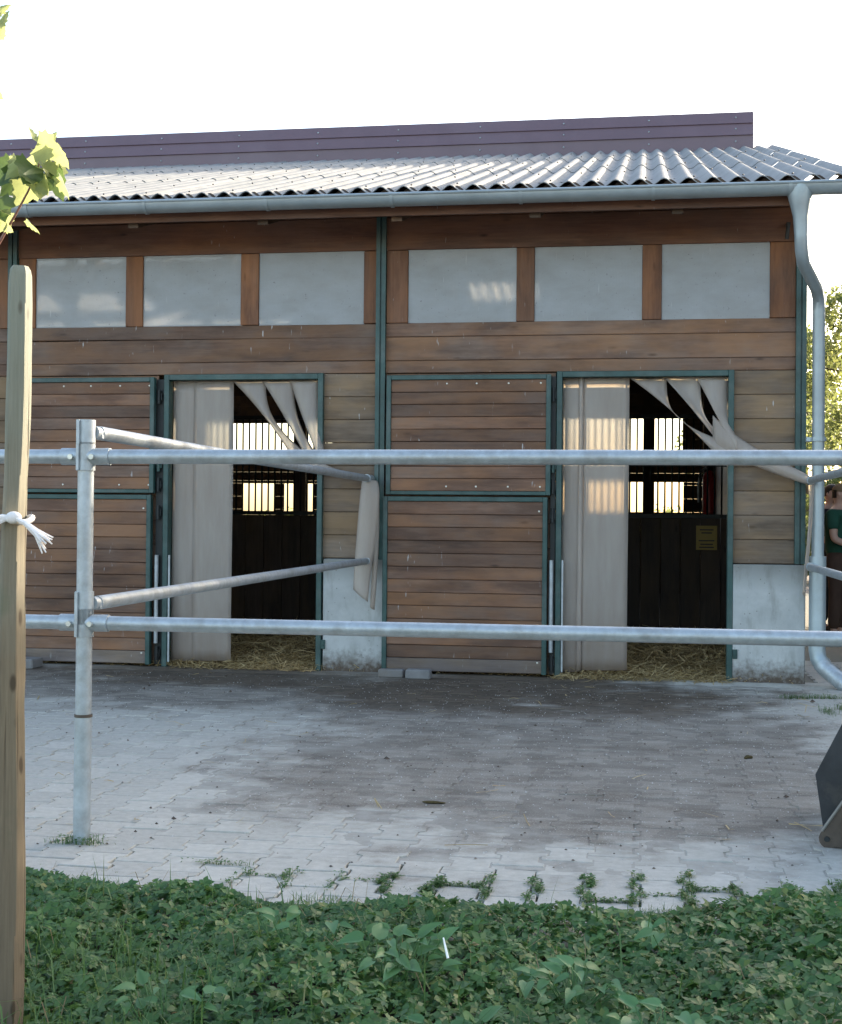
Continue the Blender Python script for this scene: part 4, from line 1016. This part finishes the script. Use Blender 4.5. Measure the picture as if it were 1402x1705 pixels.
# dirt crumbs and bits of straw on the pavers
n = 620; r_ = np.random.default_rng(41); x = r_.uniform(-4.5, 1.4, n); y = r_.uniform(4.6, 10.3, n); s = r_.uniform(.002, .007, n) * np.where(r_.random(n) < .06, 2.2, 1)
base = np.array([(1, 0, 0), (0, 1, 0), (-1, 0, 0), (0, -1, 0), (0, 0, .8), (0, 0, -.3)])
P = (np.stack([x, y, s * .5], 1)[:, None, :] + base[None] * s[:, None, None] * r_.uniform(.6, 1.4, (n, 6, 1))).reshape(-1, 3)
i = np.arange(n)[:, None] * 6
F = np.concatenate([i + np.array([q]) for q in ((0, 1, 4), (1, 2, 4), (2, 3, 4), (3, 0, 4), (1, 0, 5), (2, 1, 5), (3, 2, 5), (0, 3, 5))])
link('debris', mesh_np('debris', P, F), plain('dirt_crumbs', (.10, .075, .058), .95, 0, .5, 40), kind='stuff')
straw('straw', 90, (-4.6, 1.2, 5.0, 10.4), lambda x, y: .004 + 0 * x, 44)
n = 5200; r_ = np.random.default_rng(47); x = r_.uniform(-4.6, 1.3, n); y = 4.7 + 5.5 * r_.uniform(0, 1, n); s = r_.uniform(.0015, .0042, n)
P = (np.stack([x, y, s * .4], 1)[:, None, :] + base[None] * s[:, None, None] * r_.uniform(.6, 1.4, (n, 6, 1))).reshape(-1, 3)
i = np.arange(n)[:, None] * 6
F = np.concatenate([i + np.array([q]) for q in ((0, 1, 4), (1, 2, 4), (2, 3, 4), (3, 0, 4))])
link('pale_grit', mesh_np('pale_grit', P, F), plain('pale_grit_stone', (.52, .51, .48), .8, 0, .3, 60), kind='stuff')
tag(ob('dung_lump', MB().ball((.53, 7.20, .010), .013, 10, 7, (1.2, 1, .7)).ball((.545, 7.21, .006), .010, 8, 6).ball((.518, 7.19, .005), .009, 8, 6), plain('dung', (.085, .065, .03), .95, 0, .4, 30, .2, .8), at=(.53, 7.20, 0), smooth=True), 'small dung lump lying on the pavers right of the dirty patch', 'dung')
tag(ob('dung_lump', MB().ball((-.875, 5.78, .006), .04, 10, 6, (1.1, .22, .16)).ball((-.84, 5.785, .004), .022, 8, 6, (1, .3, .2)), bpy.data.materials['dung'], at=(-.87, 5.78, 0), smooth=True), 'flat dark dropping in the middle of the paved yard', 'dung')

# ------------------------------------------------------------------ trees to the right of the stable
def big_tree(x, y, h, rad_, n, seed, label, lsize=.11, low=.12, nc=26):
    r_ = np.random.default_rng(seed); rr = random.Random(seed)
    t = thing('tree', label, 'tree', (x, y, 0), 'trees beside the stable')
    mb = MB(); mb.tube([(x, y, -.1), (x + .05, y, h * .3), (x - .04, y + .05, h * .6), (x, y, h * .9)], [.16, .13, .08, .02], 10)
    cl = []
    for k in range(nc):
        z = h * rr.uniform(low, .97); q = (z / h - low) / (1 - low); R0 = rad_ * (math.sin(math.pi * min(1, .18 + .80 * q)) ** .6) * rr.uniform(.45, 1.0); a = rr.uniform(0, 6.283)
        c = (x + R0 * math.cos(a), y + R0 * math.sin(a), z); cl.append(c + (rad_ * rr.uniform(.28, .46),))
        zb = max(.1 * h, z - rr.uniform(.3, .9)); mb.tube([(x, y, zb * .8), ((x + c[0]) / 2, (y + c[1]) / 2, (zb + z) / 2 + .1), c[:3]], [.05, .03, .008], 6)
    ob('trunk', mb, BARK, t, smooth=True)
    cl = np.array(cl); ci = r_.integers(0, len(cl), n)
    d = norm(r_.normal(0, 1, (n, 3))); c = cl[ci, :3] + d * (cl[ci, 3] * r_.uniform(.25, 1.0, n) ** .5)[:, None] * np.array([[1, 1, .8]])
    c[:, 2] = np.maximum(c[:, 2], .15)
    up = norm(r_.normal(0, 1, (n, 3)) + np.array([[0, 0, .6]])); a = norm(np.cross(up, r_.normal(0, 1, (n, 3)))); nn = norm(up)
    P, F = leaflets(c, a, nn, r_.uniform(.7, 1.3, n) * lsize, r_.uniform(.3, .45, n) * lsize, r_.uniform(.02, .1, n))
    P -= np.array([[x, y, 0]])
    link('crown', mesh_np('crown', P, F, True), LEAF_TREE, t)
big_tree(5.2, 31, 6.3, 2.4, 26000, 1, 'sunlit yellow-green tree behind the two people', .12, .06)
big_tree(4.4, 40, 6.6, 2.6, 16000, 2, 'paler tree farther back, its crown showing just left of the sunlit one', .14, .06)
big_tree(3.85, 14.9, 4.8, 1.35, 24000, 3, 'unseen slim dense tree next to the stable gable, added to shade the yard', .13, .03, 64)  # start of the row out of view, placed and sized to shade the yard
big_tree(5.5, 13.1, 4.4, 1.6, 24000, 4, 'unseen round dense tree in front of the slim one, added to shade the yard', .13, .03, 64)
big_tree(6.25, 11.75, 4.85, 1.35, 22000, 9, 'unseen compact tree between two others in the row added to shade the yard', .13, .03, 64)
big_tree(7.4, 10.4, 4.6, 1.7, 24000, 5, 'unseen low spreading tree, second from the near end of the added shade row', .13, .03, 64)
big_tree(8.8, 8.6, 4.8, 1.8, 24000, 6, 'nearest unseen tree of the row added to shade the yard', .13, .03, 64)
big_tree(5.0, 17.8, 6.0, 1.7, 24000, 7, 'unseen tall tree behind the slim one, added to shade the yard', .13, .03, 64)
big_tree(7.8, 16.2, 6.4, 2.0, 24000, 8, 'unseen broad tree behind the row, added to back up the yard shade', .13, .03, 64)

for x, y, h, r0, sd_ in ((-.4, 40, 1.35, 1.1, 31), (.7, 41, 1.5, 1.0, 32), (-10.9, 42, 1.4, 1.2, 33), (-12.6, 43, 1.3, 1.2, 34)):
    r_ = np.random.default_rng(sd_); n = 1500; d = norm(r_.normal(0, 1, (n, 3))); c = np.abs(d) * 0 + d * (r_.uniform(.3, 1, n) ** .4)[:, None] * np.array([[r0, r0, h * .55]]) + np.array([[0, 0, h * .48]])
    c += r_.normal(0, .10, (n, 3)); c[:, 2] = np.maximum(c[:, 2], .03)
    up = norm(r_.normal(0, 1, (n, 3))); a = norm(np.cross(up, r_.normal(0, 1, (n, 3))))
    P, F = leaflets(c, a, up, r_.uniform(.08, .16, n), r_.uniform(.03, .06, n), r_.uniform(.02, .1, n))
    tag(link('bush', mesh_np('bush', P, F, True), LEAF_TREE, None, (x, y, 0)), 'low bush in the open beyond the rear windows of the stable', 'bush', 'bushes behind the stable')

# ------------------------------------------------------------------ two people
def skinned(name, V, E, Rd, m, parent, root=0, sub=2):
    me = bpy.data.meshes.new(name); me.from_pydata(V, E, [])
    o = bpy.data.objects.new(name, me); C.objects.link(o)
    md = o.modifiers.new('skin', 'SKIN'); sk = me.skin_vertices[0].data
    for i, q in enumerate(Rd):
        sk[i].radius = (q, q) if not hasattr(q, '__len__') else q
        sk[i].use_root = (i == root)
    md.use_smooth_shade = True
    s2 = o.modifiers.new('sub', 'SUBSURF'); s2.levels = sub; s2.render_levels = sub
    dg = bpy.context.evaluated_depsgraph_get(); me2 = bpy.data.meshes.new_from_object(o.evaluated_get(dg))
    bpy.data.objects.remove(o); me2.name = name; me2.materials.clear(); me2.materials.append(m)
    me2.polygons.foreach_set('use_smooth', [True] * len(me2.polygons))
    return link(name, me2, m, parent)
def person(x, y, rz, h, label, top, legs, headgear):
    t = thing('person', label, 'person', (x, y, 0)); t.rotation_euler = (0, 0, rz); k = h / 1.75
    def s(p): return tuple(q * k for q in p)
    # body faces local -Y
    BV = [(0, 0, .95), (0, .01, 1.12), (0, .01, 1.30), (0, .01, 1.43), (0, -.005, 1.52), (0, -.02, 1.60), (0, -.025, 1.68),
          (-.19, .01, 1.41), (-.25, -.02, 1.13), (-.16, -.24, 1.05), (-.10, -.31, 1.06), (.19, .01, 1.41), (.25, -.02, 1.13), (.17, -.24, 1.06), (.10, -.31, 1.07),
          (-.10, 0, .88), (-.115, -.01, .50), (-.12, .02, .09), (-.125, -.10, .04), (.10, 0, .88), (.115, -.02, .50), (.12, .02, .09), (.125, -.10, .04)]
    BE = [(0, 1), (1, 2), (2, 3), (3, 4), (4, 5), (5, 6), (3, 7), (7, 8), (8, 9), (9, 10), (3, 11), (11, 12), (12, 13), (13, 14), (0, 15), (15, 16), (16, 17), (17, 18), (0, 19), (19, 20), (20, 21), (21, 22)]
    BR = [.115, .10, .13, .11, .058, .085, .075, .06, .047, .034, .03, .06, .047, .034, .03, .07, .055, .042, .035, .07, .055, .042, .035]
    skinned('body', [s(p) for p in BV], BE, [q * k for q in BR], SKIN, t)
    skinned('shirt', [s(p) for p in [(0, 0, .86), (0, .01, 1.12), (0, .01, 1.30), (0, .01, 1.42), (0, .005, 1.475), (-.19, .01, 1.41), (-.232, -.005, 1.22), (.19, .01, 1.41), (.232, -.005, 1.22)]],
            [(0, 1), (1, 2), (2, 3), (3, 4), (3, 5), (5, 6), (3, 7), (7, 8)], [q * k for q in [.165, .155, .165, .135, .075, .082, .075, .082, .075]], top, t)
    skinned('trousers', [s(p) for p in [(0, 0, 1.03), (0, 0, .90), (-.10, 0, .84), (-.115, -.01, .50), (-.12, .02, .10), (.10, 0, .84), (.115, -.02, .50), (.12, .02, .10)]],
            [(0, 1), (1, 2), (2, 3), (3, 4), (1, 5), (5, 6), (6, 7)], [q * k for q in [.15, .15, .115, .085, .07, .115, .085, .07]], legs, t)
    for sx in (-1, 1):
        mb = MB().ball((sx * .122 * k, -.065 * k, .035 * k), .075 * k, 10, 8, (.62, 1.75, .55)); o = ob('shoe', mb, SHOE, None, smooth=True); o.parent = t
        mb = MB()
        hx, hy, hz = sx * .085, -.335, 1.065
        mb.ball((hx * k, hy * k, hz * k), .034 * k, 8, 6, (1, 1.25, .6))
        for f_ in range(4):
            q = -.024 + .016 * f_; ln = (.05, .062, .058, .046)[f_]
            mb.tube([((hx + q) * k, (hy - .03) * k, hz * k), ((hx + q - sx * .006) * k, (hy - .03 - ln * .6) * k, (hz - .004) * k), ((hx + q - sx * .012) * k, (hy - .03 - ln) * k, (hz - .024) * k)], [.0095 * k, .009 * k, .007 * k], 6)
        mb.tube([((hx - sx * .03) * k, (hy + .0) * k, hz * k), ((hx - sx * .05) * k, (hy - .025) * k, (hz + .008) * k), ((hx - sx * .052) * k, (hy - .05) * k, (hz + .002) * k)], [.011 * k, .010 * k, .008 * k], 6)
        o = ob('hand', mb, SKIN, None, smooth=True); o.parent = t
        o = ob('ear', MB().ball((sx * .083 * k, -.02 * k, 1.645 * k), .022 * k, 8, 6, (.4, .8, 1.2)), SKIN, None, smooth=True); o.parent = t
        o = ob('eye', MB().ball((sx * .031 * k, -.104 * k, 1.655 * k), .0095 * k, 8, 6), INKM, None, smooth=True); o.parent = t
    o = ob('head', MB().ball((0, -.022 * k, 1.645 * k), .112 * k, 16, 12, (.74, .90, 1.06)).ball((0, -.118 * k, 1.628 * k), .020 * k, 8, 6, (.7, 1, 1.3)).ball((0, -.055 * k, 1.565 * k), .055 * k, 10, 8, (.85, .9, .7)), SKIN, None, smooth=True); o.parent = t
    o = ob('mouth', MB().ball((0, -.111 * k, 1.588 * k), .020 * k, 8, 6, (1, .3, .25)), RED, None, smooth=True); o.parent = t
    if headgear == 'cap':
        mb = MB()
        rows = []
        for i in range(7):
            th = (math.pi / 2) * i / 6; rows.append([(.094 * k * math.cos(th) * math.cos(w) * .92, (-.022 + .110 * math.cos(th) * math.sin(w)) * k, (1.672 + .095 * math.sin(th)) * k) for w in np.linspace(0, 2 * math.pi, 17)])
        mb.grid(rows)
        rows = [[(.075 * k * math.sin(w) * (1 if q == 0 else .95), (-.022 - .095 * math.cos(w) - .085 * q * math.cos(w)) * k, (1.682 - .02 * q) * k) for w in np.linspace(-1.25, 1.25, 11)] for q in (0, .5, 1)]
        mb.grid(rows)
        o = ob('cap', mb, CAPC, None, smooth=True); o.parent = t
        rows = [[(.088 * k * math.cos(w), (-.022 + .104 * math.sin(w)) * k, z * k) for w in np.linspace(.25, math.pi - .25, 11)] for z in (1.69, 1.64, 1.60)]
        o = ob('hair', MB().grid(rows), HAIR, None, smooth=True); o.parent = t
    else:
        mb = MB()
        rows = []
        for i in range(8):
            th = -.55 + (math.pi / 2 + .55) * i / 7
            rows.append([(.092 * k * math.cos(th) * math.cos(w), (-.012 + .112 * math.cos(th) * math.sin(w) * (1 if math.sin(w) > 0 or th > .35 else .55)) * k, (1.672 + .098 * math.sin(th)) * k) for w in np.linspace(0, 2 * math.pi, 17)])
        mb.grid(rows)
        o = ob('hair', mb, HAIR, None, smooth=True); o.parent = t
    return t
person(2.005, 14.9, R(65), 1.60, 'person in green t-shirt and tan cap with dark brown trousers at the right edge', TSHIRT, BROWNC, 'cap')
person(2.05, 15.9, R(40), 1.62, 'dark-haired person in black clothes half hidden behind the corner downpipe', BLACKC, BLACKC, 'hair')
